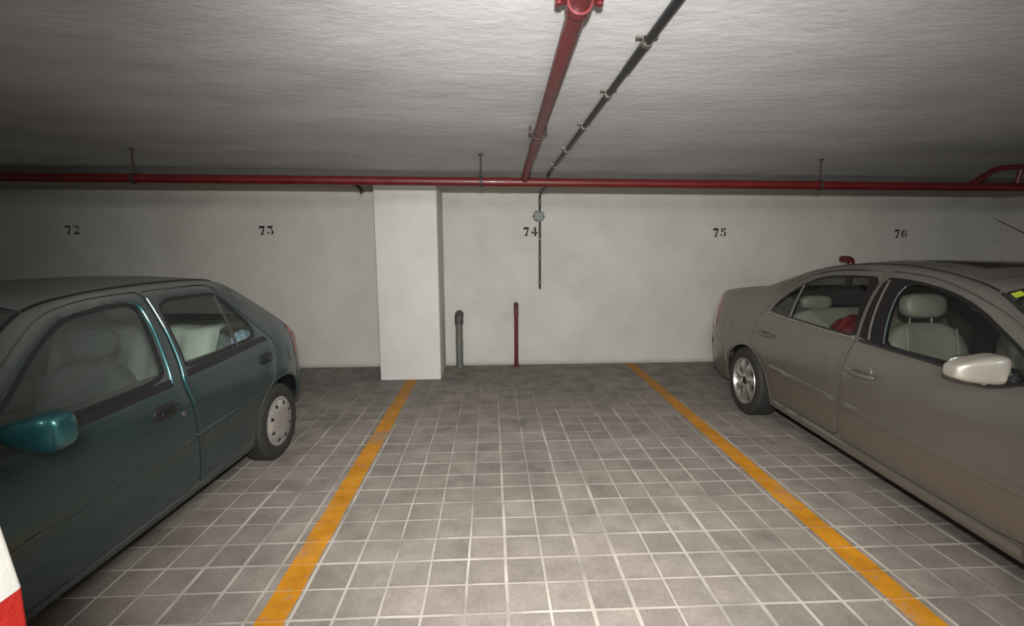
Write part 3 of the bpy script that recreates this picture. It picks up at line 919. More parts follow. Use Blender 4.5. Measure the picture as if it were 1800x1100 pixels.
    # lamps, one object per side
    for sd in (1, -1):
        Vp, Tp = s.panel2d_clip(body, lamp); a, b = s.lift(Vp, Tp, sd, .002, .02)
        x, y = [], []
        v0, f0 = st['tail']; ids = {i for q in f0 for i in q if sd*v0[i][0] > 0}
        mp = {i: k+len(a) for k, i in enumerate(sorted(ids))}
        mesh('tail_lamp', a + [v0[i] for i in sorted(ids)], b + [tuple(mp[i] for i in q) for q in f0 if all(i in mp for i in q)], M_redlens, root, True, 40)
        Vp, Tp = s.panel2d_clip(body, hlamp); a, b = s.lift(Vp, Tp, sd, .002, .02)
        v0, f0 = st['head']; ids = {i for q in f0 for i in q if sd*v0[i][0] > 0}
        mp = {i: k+len(a) for k, i in enumerate(sorted(ids))}
        mesh('head_lamp', a + [v0[i] for i in sorted(ids)], b + [tuple(mp[i] for i in q) for q in f0 if all(i in mp for i in q)], M_clear, root, True, 40)
    # roof drip mouldings
    for sd in (1, -1):
        m = MB(); pts = []
        for i, (u, z) in enumerate(s.out):
            if .30 < u < 1.54 and z > 1.2:
                p = s.P[i][23 if sd > 0 else 2]; pts.append((p.x, p.y, p.z+.001))
        m.tube(pts, .0055, 8); m.build('roof_moulding', M_rub, root)
        m = MB(); i0 = 0; pts = []
        for i, (u, z) in enumerate(s.out):
            if u > 1.54 and z > .92 and u < 2.2:
                p = s.P[i][23 if sd > 0 else 2]; pts.append((p.x, p.y, p.z+.001))
        m.tube(pts, .006, 8); m.build('windscreen_moulding', M_rub, root)
    i = min(range(len(s.out)), key=lambda k: abs(s.out[k][0]-1.535) + (0 if s.out[k][1] > 1 else 9))
    m = MB(); m.tube([tuple(p + Vector((0,0,.001))) for p in s.P[i][3:23]], .006, 8); m.build('windscreen_moulding', simple('grey_bright_moulding', (92,94,92), .35), root)
    # ---- doors
    for sd in (1, -1):
        d = s.side('front_door', offset(fd, -.003), [fwo], green, root, (sd,), soft=.004)
        s.side('window_frame', offset(fwo, .002), [offset(fwo, -.020)], M_rub, d, (sd,), off=-.006, lip=.015, soft=.001, grid=.2, rings=False, edge=.05)
        s.side('window_pane', offset(fwo, -.004), [], glass, d, (sd,), off=-.014, lip=0, soft=0, grid=.09, rings=False, edge=.08)
        belt = chaikin([(1.068,.896),(1.064,.868),(1.08,.860),(1.55,.850),(1.98,.846),(2.03,.852),(2.03,.884)], 0)
        s.side('window_seal', belt, [], M_rub, d, (sd,), off=.007, lip=.012, soft=.002, grid=.2, rings=False, edge=.06)
        s.side('rubbing_strip', chaikin([(.952,.560),(.950,.515),(1.5,.497),(1.93,.490),(1.945,.505),(1.90,.530),(1.5,.542)], 1), [], green, d, (sd,), off=.009, lip=.012, soft=.006, grid=.03, rings=False, edge=.04)
        hm = MB(); x = s.X(1.155, .757)
        hm.blob((sd*(x+.001), 1.155, .757), (.012, .082, .036), e=3, nu=30, nv=14, rot=rot('X', -2)); h = hm.build('door_handle', M_rub, d)
        hm = MB(); hm.blob((sd*(x+.012), 1.135, .752), (.010, .058, .018), e=2.6, nu=26, nv=12); hm.build('handle_lever', M_trimblk, d)
        hm = MB(); x = s.X(1.036, .705); hm.lathe([(-.005, .016), (.006, .015), (.008, .011), (.006, .0)], 'x', (0, 0, 0), 20)
        lk = hm.build('door_lock', M_dkgrey, d); lk.location = (sd*x, 1.036, .705); lk.rotation_euler = (0, 0, 0 if sd > 0 else pi)
        tm = MB(); tm.box(min(sd*.66, sd*.70), max(sd*.66, sd*.70), 1.0, 2.05, .30, .90); tm.build('door_trim_panel', trim, d)
        m = MB(); m.tube([(sd*(s.X(u, z)+.000), u, z) for u, z in resample(chaikin([(1.060,1.288),(1.034,1.262),(1.026,1.18),(1.035,1.10),(1.051,1.0),(1.069,.875)], 2, False), .03)], .0075, 10); m.build('frame_bead', clean, d)
        d = s.side('rear_door', offset(rd, -.003), [rwo], green, root, (sd,), soft=.004)
        m = MB(); m.tube([(sd*(s.X(u, z)-.002), u, z) for u, z in resample(chaikin([(.962,1.30),(.951,1.20),(.948,1.12),(.956,1.02),(.968,.93),(.981,.87),(.971,.81),(.943,.73)], 2, False), .03)], .006, 10); m.build('frame_bead', clean, d)
        s.side('window_frame', offset(rwo, .002), [offset(rwo, -.018)], M_rub, d, (sd,), off=-.006, lip=.015, soft=.001, grid=.2, rings=False, edge=.05)
        s.side('window_pane', offset(rwo, -.004), [], glass_r, d, (sd,), off=-.014, lip=0, soft=0, grid=.09, rings=False, edge=.08)
        db = [(.413,1.276),(.415,1.135),(.430,1.013),(.431,.935),(.444,.935),(.443,1.013),(.428,1.135),(.426,1.28)]
        s.side('window_divider', db, [], simple('grey_window_bar', (70,70,68), .35, metal=.3), d, (sd,), off=.0, lip=.012, soft=.003, grid=.2, rings=False, edge=.05)
        belt = [(.942,.914),(.948,.880),(.60,.893),(.25,.912),(.11,.918),(.14,.950),(.235,.948),(.437,.938)]
        s.side('window_seal', belt, [], M_rub, d, (sd,), off=.007, lip=.012, soft=.002, grid=.2, rings=False, edge=.06)
        s.side('rubbing_strip', chaikin([(.940,.562),(.937,.518),(.6,.530),(.29,.548),(.262,.565),(.262,.580),(.29,.588),(.6,.575)], 1), [], green, d, (sd,), off=.009, lip=.012, soft=.006, grid=.03, rings=False, edge=.04)
        hm = MB(); x = s.X(.175, .80)
        hm.blob((sd*(x+.001), .180, .800), (.012, .080, .034), e=3, nu=30, nv=14, rot=rot('X', -3)); h = hm.build('door_handle', M_rub, d)
        hm = MB(); hm.blob((sd*(x+.012), .165, .796), (.010, .056, .017), e=2.6, nu=26, nv=12); hm.build('handle_lever', M_trimblk, d)
        tm = MB(); tm.box(min(sd*.66, sd*.70), max(sd*.66, sd*.70), .30, .96, .32, .92); tm.build('door_trim_panel', trim, d)
        # sill finisher below the doors
        s.side('sill_panel', [(.345,.262),(.345,.222),(1.4,.214),(2.08,.214),(2.07,.232),(1.4,.244),(.90,.252)], [], green, root, (sd,), off=.010, lip=.02, soft=.006, grid=.03, rings=False, edge=.05)
    # fuel flap on the rear wing (seen side)
    s.side('fuel_flap', [(-.195+.075*cos(2*pi*k/20), .765+.078*sin(2*pi*k/20)) for k in range(20)], [], green, root, (-1,), off=.003, lip=.01, soft=.004, grid=.03, rings=False)
    # ---- mirrors
    for sd in (1, -1):
        t = empty('side_mirror', (sd*.90, 1.88, .93), 0, root)
        def shell(p):
            k = (p.x*sd+1)/2          # 0 at the door, 1 at the tip
            return (p.x, p.y*(.6+.4*k) - .35*k, p.z*(.42+.58*min(1, k*1.35)) + .10*k)
        m = MB(); m.blob((0, .0, 0), (.112, .058, .072), e=3.6, nu=44, nv=28, fn=shell); m.build('mirror_shell', clean, t, angle=60)
        m = MB(); m.blob((sd*.012, -.052, .006), (.066, .016, .046), e=4, nu=30, nv=12); m.build('mirror_glass', M_chrome, t)
        m = MB(); m.add([(-sd*.09, -.02, -.05), (-sd*.16, .10, -.055), (-sd*.09, .12, -.055), (-sd*.14, .02, .07), (-sd*.13, .06, .06), (-sd*.09, .04, .02)],
                        [(0,1,2),(0,3,1),(3,4,1),(4,2,1),(0,2,5),(5,2,4),(0,5,3),(3,5,4)]); m.build('mirror_mount', M_rub, t, angle=20)
    # ---- wheels, housings, floor
    ms = dict(tyre=M_tyre, alloy=M_cover, dark=M_dark, disc=M_disc)
    for u in (-.012, wb-.03):
        for sd in (1, -1): wheel(root, .775, u, .280, .280, .178, .165, 'cover', ms, sd)
    arch_liner(s, 'wheel_arch_liner', [arch_r, arch_f], .24, M_dark)
    m = MB(); m.box(-.68, .68, .36, 2.05, .17, .21); m.box(-.52, .52, -.45, 3.0, .18, .23); m.box(-.50, .50, -.50, -.36, .30, .36)
    m.build('underbody', M_under, root, smooth=False)
    # ---- inside
    m = MB(); m.box(-.64, .64, -.3, 2.1, .235, .26); m.build('cabin_floor', trim, root, smooth=False)
    m = MB(); m.blob((0, 2.0, .80), (.66, .22, .13), e=4, nu=40, nv=14); dsh = m.build('dashboard', M_rub, root)
    m = MB(); R = rot('X', -62)
    ring = [R @ Vector((.18*cos(2*pi*k/36), .18*sin(2*pi*k/36), 0)) for k in range(37)]
    m.tube([tuple(p + Vector((-.36, 1.62, .86))) for p in ring], .014, 10, cap=False)
    m.tube([(-.36, 1.62, .86), (-.36, 1.85, .78)], .03, 12)
    m.tube([tuple(R @ Vector((-.17,0,0)) + Vector((-.36,1.62,.86))), tuple(R @ Vector((.17,0,0)) + Vector((-.36,1.62,.86)))], .016, 10); m.build('steering_wheel', M_rub, root)
    for sx in (-.36, .36): seat(root, 'front_seat', sx, 1.09, .42, .985, fabric, None, M_clip, .25, (.145, .05, .075), 13)
    t = empty('rear_seat', (0, .22, 0), 0, root)
    m = MB(); m.blob((0, -.02, .70), (.58, .07, .31), e=5, nu=40, nv=16, rot=rot('X', 12)); m.build('seat_back', fabric, t, angle=60)
    m = MB(); m.blob((0, .26, .44), (.62, .28, .09), e=4, nu=40, nv=14); m.build('seat_cushion', fabric, t, angle=60)
    m = MB(); m.box(-.50, .50, -.28, .15, .985, 1.0); m.build('parcel_shelf', trim, root, smooth=False)
    # roof lining
    n = len(s.out); v = []; f = []; ii = [i for i in range(n) if 0.26 < s.out[i][0] < 1.53 and s.out[i][1] > 1.2]
    for i in ii: v += [tuple(p - Vector((0,0,.03))) for p in s.P[i][3:23]]
    for k in range(len(ii)-1):
        for j in range(19): f.append((k*20+j, k*20+j+1, (k+1)*20+j+1, (k+1)*20+j))
    mesh('roof_lining', v, f, M_headl, root, True, 60)
    return root, s

def panel2d_clip(s, body, poly):
    """part of the body side lying inside poly"""
    V, T = s.panel2d_multi(body, [poly])
    return V, T
def panel2d_multi(s, body, polys):
    bl = resample(body, .03, True); loops = [bl] + [resample(p, .03, True) for p in polys]
    pts = []; edges = []
    for lp in loops:
        b = len(pts); n = len(lp); pts += lp; edges += [(b+i, b+(i+1) % n) for i in range(n)]
    us = [p[0] for p in loops[1]]; zs = [p[1] for p in loops[1]]
    def ok(u, z): return inside(bl, u, z) and inside(loops[1], u, z)
    z = min(zs)
    while z < max(zs):
        u = min(us)
        while u < max(us):
            if ok(u, z): pts.append((u, z))
            u += .04
        z += .04
    for d in (.006, .016, .032, .052):
        for i in range(1, len(s.out)-1):
            a, b = s.out[i-1], s.out[i+1]; l = math.hypot(b[0]-a[0], b[1]-a[1]) or 1
            u, z = s.out[i][0]+(b[1]-a[1])/l*d, s.out[i][1]-(b[0]-a[0])/l*d
            if ok(u, z): pts.append((u, z))
    res = delaunay_2d_cdt([Vector(p) for p in pts], edges, [], 0, 1e-5)
    V = [(v.x, v.y) for v in res[0]]; T = []
    for t in res[2]:
        cx = sum(V[i][0] for i in t)/3; cy = sum(V[i][1] for i in t)/3
        if ok(cx, cy):
            a = (V[t[1]][0]-V[t[0]][0])*(V[t[2]][1]-V[t[0]][1]) - (V[t[2]][0]-V[t[0]][0])*(V[t[1]][1]-V[t[0]][1])
            if abs(a) > 1e-9: T.append(tuple(t) if a > 0 else tuple(reversed(t)))
    used = sorted({i for t in T for i in t}); mp = {i: k for k, i in enumerate(used)}
    return [V[i] for i in used], [tuple(mp[i] for i in t) for t in T]
Car.panel2d_clip = panel2d_clip; Car.panel2d_multi = panel2d_multi

def half(v0, f0, sd, base):
    ids = sorted({i for q in f0 for i in q if sd*v0[i][0] > 0}); mp = {i: k+base for k, i in enumerate(ids)}
    return [v0[i] for i in ids], [tuple(mp[i] for i in q) for q in f0 if all(i in mp for i in q)]

# ================================================================== the silver saloon
def build_silver():
    root = empty('car', (3.215, 4.28, 0), math.atan2(.053, -1.0))
    tag(root, 'silver beige four-door saloon parked nose out with leather seats', 'car')
    paint = simple('silver_car_paint', (113,108,99), .34, metal=.6, coat=.5, var=.04, scale=5, dust=.45, dustcol=(.20,.19,.17))
    glass = glass_mat('tinted_side_glass', (.74,.78,.75), .02, (.1,.1,.1))
    leather = simple('cream_leather', (124,122,110), .48, var=.06, scale=30, bmp=.1)
    pipem = simple('leather_piping', (142,140,128), .5)
    trim = simple('dark_cabin_trim', (34,34,33), .75)
    wb = 2.99
    sec = [(.0,.78),(.17,.83),(.25,.862),(.4,.884),(.55,.898),(.7,.904),(.82,.896),(.93,.873),(1.05,.82),(1.15,.765),(1.25,.70),(1.33,.638),(1.38,.60),(1.5,.50)]
    outline = [(-.78,.25),(-.93,.27),(-1.00,.36),(-1.03,.50),(-1.02,.62),(-.985,.665),(-.955,.71),(-.95,.80),(-.945,.95),(-.925,1.02),(-.89,1.075),(-.82,1.098),(-.70,1.105),
               (-.40,1.135),(-.14,1.155),(-.04,1.172),(.20,1.262),(.42,1.342),(.60,1.388),(.80,1.413),(1.05,1.428),(1.3,1.428),(1.5,1.415),(1.675,1.393),(1.85,1.363),(1.96,1.334),(2.03,1.308),
               (2.25,1.203),(2.55,1.075),(2.80,.985),(2.88,.965),(3.2,.93),(3.52,.865),(3.72,.78),(3.80,.68),(3.86,.60),(3.90,.55),(3.91,.42),(3.89,.30),(3.78,.21)]
    s = Car(root, sec, outline, (-.42, -1.10, .40), (3.40, 3.98, .42), .07)
    arch_r = [(-.345,.20),(-.340,.36),(-.325,.45),(-.262,.541),(-.145,.618),(.0,.660),(.08,.668),(.175,.660),(.300,.612),(.412,.520),(.475,.43),(.50,.34),(.505,.23)]
    arch_r = [(u*.93+.01, z*.985+.003) for u, z in arch_r]
    arch_f = mirror_poly([(u*.93-.055, z) for u, z in arch_r], wb)
    fd = [(1.300,1.389),(1.335,1.25),(1.385,1.10),(1.427,1.00),(1.436,.963),(1.415,.89),(1.393,.79),(1.379,.663),(1.370,.548),(1.365,.41),(1.358,.305),
          (1.45,.297),(2.0,.292),(2.55,.292),(2.572,.36),(2.60,.50),(2.64,.70),(2.66,.86),(2.66,.95),(2.655,.992),(2.59,1.02),(2.46,1.088),(2.335,1.151),(2.235,1.203),(2.098,1.258),(1.929,1.312),(1.712,1.360),(1.515,1.383),(1.40,1.388)]
    rd = [(1.294,1.389),(1.329,1.25),(1.379,1.10),(1.421,1.00),(1.430,.963),(1.409,.89),(1.387,.79),(1.373,.663),(1.364,.548),(1.359,.41),(1.352,.305),
          (1.2,.303),(.70,.305),(.515,.31),(.497,.36),(.470,.44),(.412,.530),(.306,.618),(.190,.672),(.192,.72),(.210,.79),(.226,.89),(.245,.972),(.296,1.028),(.322,1.10),(.345,1.155),(.40,1.212),(.50,1.290),(.66,1.350),(.86,1.381),(1.1,1.389)]
    fw_ = [(1.322,1.352),(1.362,1.20),(1.420,1.05),(1.447,.972),(1.78,.966),(2.12,.961),(2.54,.978),(2.45,1.048),(2.358,1.104),(2.301,1.132),(2.198,1.180),(2.085,1.233),(1.941,1.282),(1.79,1.318),(1.622,1.341),(1.442,1.354)]
    rw_ = [(1.290,1.352),(1.334,1.20),(1.391,1.05),(1.420,.977),(1.117,.978),(.687,.990),(.365,1.000),(.352,1.03),(.375,1.088),(.448,1.163),(.553,1.247),(.689,1.315),(.863,1.342),(1.083,1.351)]
    fd = chaikin(fd, 1); rd = chaikin(rd, 1); fwo = chaikin(fw_, 1); rwo = chaikin(rw_, 1)
    bump_r = [(-1.3,.655),(-.60,.655),(-.53,.62),(-.40,.585),(-.36,.52),(-.335,.42),(-.32,.30),(-.32,.15),(-1.3,.15)]
    lamp = [(-.60,.985),(-.57,.94),(-.585,.80),(-.62,.715),(-1.2,.70),(-1.2,1.03),(-.66,1.03)]
    bump_f = [(4.1,.62),(3.55,.62),(3.46,.56),(3.395,.42),(3.39,.15),(4.1,.15)]
    hlamp = [(3.34,.82),(3.48,.86),(4.1,.86),(4.1,.64),(3.60,.65),(3.44,.70)]
    af = arch_f[::-1]; ar = arch_r[::-1]
    body = [tuple(p) for p in s.out] + [(3.6,.21),(arch_f[-1][0], .21)] + af[1:-1] + [(arch_f[0][0], .215), (1.4,.222), (arch_r[-1][0], .228)] + ar[1:-1] + [(arch_r[0][0], .235)]
    def region(u, z, q):
        if z < .655 and u < 0: return 'rear_bumper'
        if z < .62 and u > 3.2: return 'front_bumper'
        if u < -.90 and z < 1.02: return 'tail' if q > .62 and z > .70 else 'boot_lid'
        if u < -.13: return 'boot_lid' if q < .95 else 'side'
        if u < .56: return 'rear_window' if (q < .90 and u > -.06) else ('roof' if q < .95 and u > 0 else 'side')
        if u < 2.03: return ('sunroof' if .98 < u < 1.62 and q < .5 else 'roof') if q < .95 else 'side'
        if u < 2.79: return 'windscreen' if q < .95 and u > 2.03 else ('roof' if u <= 2.03 and q < .95 else 'side')
        if u > 3.72 or z < .79: return 'head' if q > .55 and .64 < z < .84 else 'grille_panel'
        return 'bonnet' if q < .95 else 'side'
    def bow(u, z):
        if u < 0 and z < .66: return .12
        if u < -.90: return .10
        if u < -.10: return .03
        if u < .5: return .035
        if u < 1.98: return .030
        if u < 2.8: return .13
        if z > .8: return .05
        return .18
    st = s.strips(region, bow, None)
    V, T = s.panel2d(body, [offset(fd, .003), offset(rd, .003), bump_r, lamp, bump_f, hlamp])
    v = []; f = []
    for sd in (1, -1):
        a, b = s.lift(V, T, sd, 0, .045); n = len(v); v += a; f += [tuple(n+i for i in q) for q in b]
    a, b = st['side']; n = len(v); v += a; f += [tuple(n+i for i in q) for q in b]
    mesh('body_shell', v, f, paint, root, True, 40)
    def capped(name, poly, strip, off):
        Vp, Tp = s.panel2d_clip(body, poly); v = []; f = []
        for sd in (1, -1):
            a, b = s.lift(Vp, Tp, sd, off, .02); n = len(v); v += a; f += [tuple(n+i for i in q) for q in b]
        a, b = st[strip]; n = len(v); v += a; f += [tuple(n+i for i in q) for q in b]
        return mesh(name, v, f, paint, root, True, 40)
    bp = capped('rear_bumper', bump_r, 'rear_bumper', .002)
    for sd in (1, -1):
        s.side('bumper_strip', [(-.97,.545),(-.80,.545),(-.72,.550),(-.72,.575),(-.80,.580),(-.97,.578)], [], M_rub, bp, (sd,), off=.010, lip=.012, grid=.03, rings=False)
    capped('front_bumper', bump_f, 'front_bumper', .012)
    for k, mt in (('boot_lid', paint), ('rear_window', M_gloss if False else glass), ('roof', paint), ('bonnet', paint), ('grille_panel', M_trimblk), ('sunroof', M_gloss)):
        mesh(k, *st[k], mt, root, True, 40)
    wsn = mesh('windscreen', *st['windscreen'], glass, root, True, 40)
    for sd in (1, -1):
        for nm, poly, key, mt in (('tail_lamp', lamp, 'tail', M_redlens), ('head_lamp', hlamp, 'head', M_clear)):
            Vp, Tp = s.panel2d_clip(body, poly); a, b = s.lift(Vp, Tp, sd, .002, .02)
            x, y = half(*st[key], sd, len(a)); mesh(nm, a + x, b + y, mt, root, True, 40)
    # dark roof joints and the windscreen surround
    jl = 22
    for sd in (1, -1):
        J = 23 if sd > 0 else 2
        pts = [tuple(s.P[i][J] + Vector((0,0,-.001))) for i, (u, z) in enumerate(s.out) if .45 < u < 2.03 and z > 1.2]
        m = MB(); m.tube(pts, .0050, 8); m.build('roof_joint', M_rub, root)
        pts = [tuple(s.P[i][J] + Vector((0,0,.000))) for i, (u, z) in enumerate(s.out) if u > 2.03 and z > .99 and u < 2.8]
        m = MB(); m.tube(pts, .0085, 8); m.build('windscreen_seal', M_rub, root)
        m = MB(); 
        pts = [tuple(s.P[i][J] + Vector((0,0,.001))) for i, (u, z) in enumerate(s.out) if -.08 < u < .50 and z > 1.1]
        m.tube(pts, .006, 8); m.build('rear_window_seal', M_rub, root)
    i0 = min(range(len(s.out)), key=lambda k: abs(s.out[k][0]-2.035) + (0 if s.out[k][1] > 1.2 else 9))
    m = MB(); m.tube([tuple(p + Vector((0,.004,.001))) for p in s.P[i0][3:23]], .005, 8); m.build('windscreen_moulding', M_chrome, root)
    # black band at the top of the windscreen and the green sticker behind the glass
    v = []; f = []
    for k in range(i0, i0+2):
        for j in range(3, 23): v.append(tuple(s.P[k][j] - Vector((0,.004,.006))))
    f = [(j, j+1, 20+j+1, 20+j) for j in range(19)]
    mesh('windscreen_band', v, f, M_dark, root, True)
    # sticker, on the passenger side
    J0, J1 = 20, 22
    A = s.P[i0+1][J0]; B = s.P[i0+1][J1]; C = s.P[i0+3][J0]; D = s.P[i0+3][J1]
    dn = Vector((0,.002,.003))
    stk = mesh('windscreen_sticker', [A+dn, B+dn, D+dn, C+dn], [(0,1,2,3)], simple('yellow_green_sticker', (176,190,52), .6), wsn, False); stk['label'] = 'yellow green sticker'
    # ---- doors
    def handle(d, sd, u, z):
        x = s.X(u, z)
        hm = MB(); hm.blob((sd*(x-.006), u+.005, z+.004), (.016, .060, .042), e=2.2, nu=30, nv=16); hm.build('handle_cup', paint, d)
        hm = MB(); pts = []
        for k in range(13):
            q = k/12; pts.append((sd*(x + .006 + .030*sin(pi*min(1, q*1.15))**.6 if q < .87 else sd*0 + (x+.012)) if False else sd*(x + .008 + .026*(sin(pi*q)**.5)), u-.10+.20*q, z-.012-.004*sin(pi*q)))
        hm.tube(pts, [.010+.005*sin(pi*k/12) for k in range(13)], 12); hm.build('door_handle', paint, d, angle=60)
        hm = MB(); hm.blob((sd*(x+.010), u-.115, z-.010), (.016, .026, .016), e=2.6, nu=20, nv=12); hm.build('lock_cover', paint, d, angle=60)
    for sd in (1, -1):
        d = s.side('front_door', offset(fd, -.003), [fwo], paint, root, (sd,), soft=.005)
        gl = chaikin([(1.535,1.318),(1.520,1.28),(1.560,1.173),(1.612,1.069),(1.658,.985),(1.78,.978),(2.12,.973),(2.50,.988),(2.44,1.034),(2.352,1.090),(2.295,1.118),(2.192,1.166),(2.078,1.219),(1.935,1.268),(1.786,1.303),(1.62,1.326)], 1)
        s.side('window_frame', offset(fwo, .002), [gl], M_trimblk, d, (sd,), off=-.004, lip=.015, soft=.001, grid=.06, rings=False, edge=.05)
        s.side('window_pane', offset(gl, .006), [], glass, d, (sd,), off=-.013, lip=0, soft=0, grid=.09, rings=False, edge=.08)
        ge = [(1.530,1.312),(1.516,1.268),(1.557,1.165),(1.610,1.060),(1.650,.985)]
        m = MB(); m.tube([(sd*(s.X(u, z)-.002), u, z) for u, z in resample(chaikin(ge, 2, False), .05)], .0028, 8); m.build('pane_edge', simple('glass_edge', (92,110,104), .25), d)
        m = MB(); m.tube([(sd*(s.X(u, z)-.001), u, z) for u, z in resample([(1.372,1.335),(1.44,1.17),(1.49,1.06),(1.532,.985)], .05)], .006, 8); m.build('pillar_strip', simple('grey_pillar_strip', (96,90,86), .35), d)
        s.side('belt_moulding', [(1.462,.977),(1.462,.964),(1.78,.957),(2.12,.951),(2.55,.966),(2.56,.981),(2.12,.963),(1.78,.968)], [], M_rub, d, (sd,), off=.006, lip=.012, soft=.002, grid=.2, rings=False, edge=.06)
        s.side('rubbing_strip', chaikin([(1.378,.572),(1.376,.520),(1.75,.505),(2.45,.505),(2.585,.512),(2.59,.555),(2.45,.560),(1.75,.560)], 1), [], paint, d, (sd,), off=.012, lip=.014, soft=.008, grid=.025, rings=False, edge=.04)
        handle(d, sd, 1.585, .797)
        tm = MB(); tm.box(min(sd*.74, sd*.78), max(sd*.74, sd*.78), 1.45, 2.45, .32, .955); tm.build('door_trim_panel', trim, d)
        d = s.side('rear_door', offset(rd, -.003), [rwo], paint, root, (sd,), soft=.005)
        gl = chaikin([(1.205,1.338),(1.27,1.21),(1.35,1.07),(1.395,.988),(1.117,.990),(.687,1.001),(.385,1.012),(.372,1.035),(.392,1.080),(.460,1.150),(.563,1.233),(.694,1.300),(.865,1.327),(1.05,1.336)], 1)
        s.side('window_frame', offset(rwo, .002), [gl], M_trimblk, d, (sd,), off=-.004, lip=.015, soft=.001, grid=.06, rings=False, edge=.05)
        s.side('window_pane', offset(gl, .006), [], glass, d, (sd,), off=-.013, lip=0, soft=0, grid=.09, rings=False, edge=.08)
        m = MB(); m.tube([(sd*(s.X(u, z)-.004), u, z) for u, z in resample([(.582,1.245),(.615,1.14),(.660,1.003)], .05)], .007, 8); m.build('window_divider', simple('pale_window_bar', (128,124,116), .3, metal=.6), d)
        s.side('belt_moulding', [(1.402,.982),(1.402,.970),(1.117,.970),(.687,.982),(.355,.994),(.355,1.004),(.687,.994),(1.117,.982)], [], simple('bright_belt_moulding', (150,146,136), .3, metal=.7), d, (sd,), off=.006, lip=.012, soft=.002, grid=.2, rings=False, edge=.06)
        s.side('rubbing_strip', chaikin([(1.366,.573),(1.364,.520),(.95,.530),(.56,.545),(.500,.555),(.500,.582),(.56,.592),(.95,.582)], 1), [], paint, d, (sd,), off=.012, lip=.014, soft=.008, grid=.025, rings=False, edge=.04)
        handle(d, sd, .445, .838)
        tm = MB(); tm.box(min(sd*.74, sd*.78), max(sd*.74, sd*.78), .50, 1.38, .34, .965); tm.build('door_trim_panel', trim, d)
        s.side('sill_panel', [(.505,.300),(.50,.236),(1.4,.230),(2.545,.222),(2.545,.286),(1.9,.288),(1.2,.297)], [], paint, root, (sd,), off=.020, lip=.03, soft=.012, grid=.02, rings=False, edge=.05)
    s.side('fuel_flap', [(-.262+.085*cos(2*pi*k/24), .783+.080*sin(2*pi*k/24)) for k in range(24)], [], paint, root, (1,), off=.003, lip=.01, soft=.005, grid=.03, rings=False)
    # ---- mirrors
    for sd in (1, -1):
        t = empty('side_mirror', (sd*1.005, 2.40, 1.028), 0, root)
        def shell(p):
            k = (p.x*sd+1)/2
            return (p.x, p.y*(.75+.25*(1-k)) - .55*k*k, p.z*(1-.50*k**2.0) - .26*k**1.5 + (.0 if p.z < 0 else 0))
        m = MB(); m.blob((0, 0, 0), (.100, .060, .066), e=4.6, nu=48, nv=30, fn=shell); m.build('mirror_shell', simple('clean_silver_paint', (168,163,152), .42, metal=.5, coat=.3, var=.03, scale=5), t, angle=60)
        m = MB(); m.blob((0, -.058, -.004), (.080, .010, .050), e=4, nu=30, nv=12); m.build('mirror_glass', M_chrome, t)
        m = MB(); m.blob((-sd*.105, .012, -.030), (.050, .045, .038), e=3, nu=24, nv=14); m.blob((-sd*.075, 0, -.064), (.085, .045, .010), e=3, nu=24, nv=10)
        m.build('mirror_mount', M_trimblk, t, angle=60)
        m = MB(); x = s.X(2.48, 1.0)
        m.build('mirror_sail', M_trimblk, t) if False else None
    # ---- wheels, housings, floor
    ms = dict(tyre=M_tyre, alloy=M_alloy, dark=M_dark, disc=M_disc)
    for u in (.03, wb):
        for sd in (1, -1): wheel(root, .872, u, .314, .314, .212, .205, 'alloy', ms, sd)
    arch_liner(s, 'wheel_arch_liner', [arch_r, arch_f], .29, M_dark)
    m = MB(); m.box(-.74, .74, .52, 2.52, .17, .23); m.box(-.55, .55, -.9, 3.7, .19, .26); m.build('underbody', M_under, root, smooth=False)
    # ---- inside
    m = MB(); m.box(-.72, .72, -.2, 2.6, .26, .29); m.build('cabin_floor', trim, root, smooth=False)
    m = MB(); m.blob((0, 2.45, .84), (.74, .28, .14), e=4, nu=40, nv=14); m.build('dashboard', trim, root)
    m = MB(); R = rot('X', -65); c0 = Vector((-.38, 2.02, .90))
    m.tube([tuple(R @ Vector((.185*cos(2*pi*k/36), .185*sin(2*pi*k/36), 0)) + c0) for k in range(37)], .015, 10, cap=False)
    m.tube([tuple(c0), tuple(c0 + Vector((0,.25,-.10)))], .035, 12); m.tube([tuple(c0+Vector((-.18,0,0))), tuple(c0+Vector((.18,0,0)))], .02, 10); m.build('steering_wheel', trim, root)
    for sx in (-.38, .38): seat(root, 'front_seat', sx, 1.40, .46, 1.070, leather, pipem, M_chrome, .27, (.135, .060, .080), 13)
    t = empty('rear_seat', (0, .40, 0), 0, root)
    m = MB(); m.blob((0, -.02, .74), (.68, .08, .30), e=4.5, nu=44, nv=18, rot=rot('X', 16)); m.build('seat_back', leather, t, angle=60)
    m = MB(); m.blob((0, .30, .47), (.68, .30, .10), e=4, nu=44, nv=14); m.build('seat_cushion', leather, t, angle=60)
    for sx in (-.42, .42):
        m = MB(); m.blob((sx, -.11, 1.075), (.13, .05, .06), e=3, nu=28, nv=14); m.build('headrest', leather, t, angle=60)
    m = MB(); m.box(-.62, .62, -.12, .30, 1.0, 1.012); m.box(-.60, .60, -.125, -.115, .9, 1.135); m.build('parcel_shelf', trim, root, smooth=False)
    v = []; f = []; ii = [i for i in range(len(s.out)) if .50 < s.out[i][0] < 2.02 and s.out[i][1] > 1.2]
    for i in ii: v += [tuple(p - Vector((0,0,.035))) for p in s.P[i][3:23]]
    for k in range(len(ii)-1):
        for j in range(19): f.append((k*20+j, k*20+j+1, (k+1)*20+j+1, (k+1)*20+j))
    mesh('roof_lining', v, f, trim, root, True, 60)
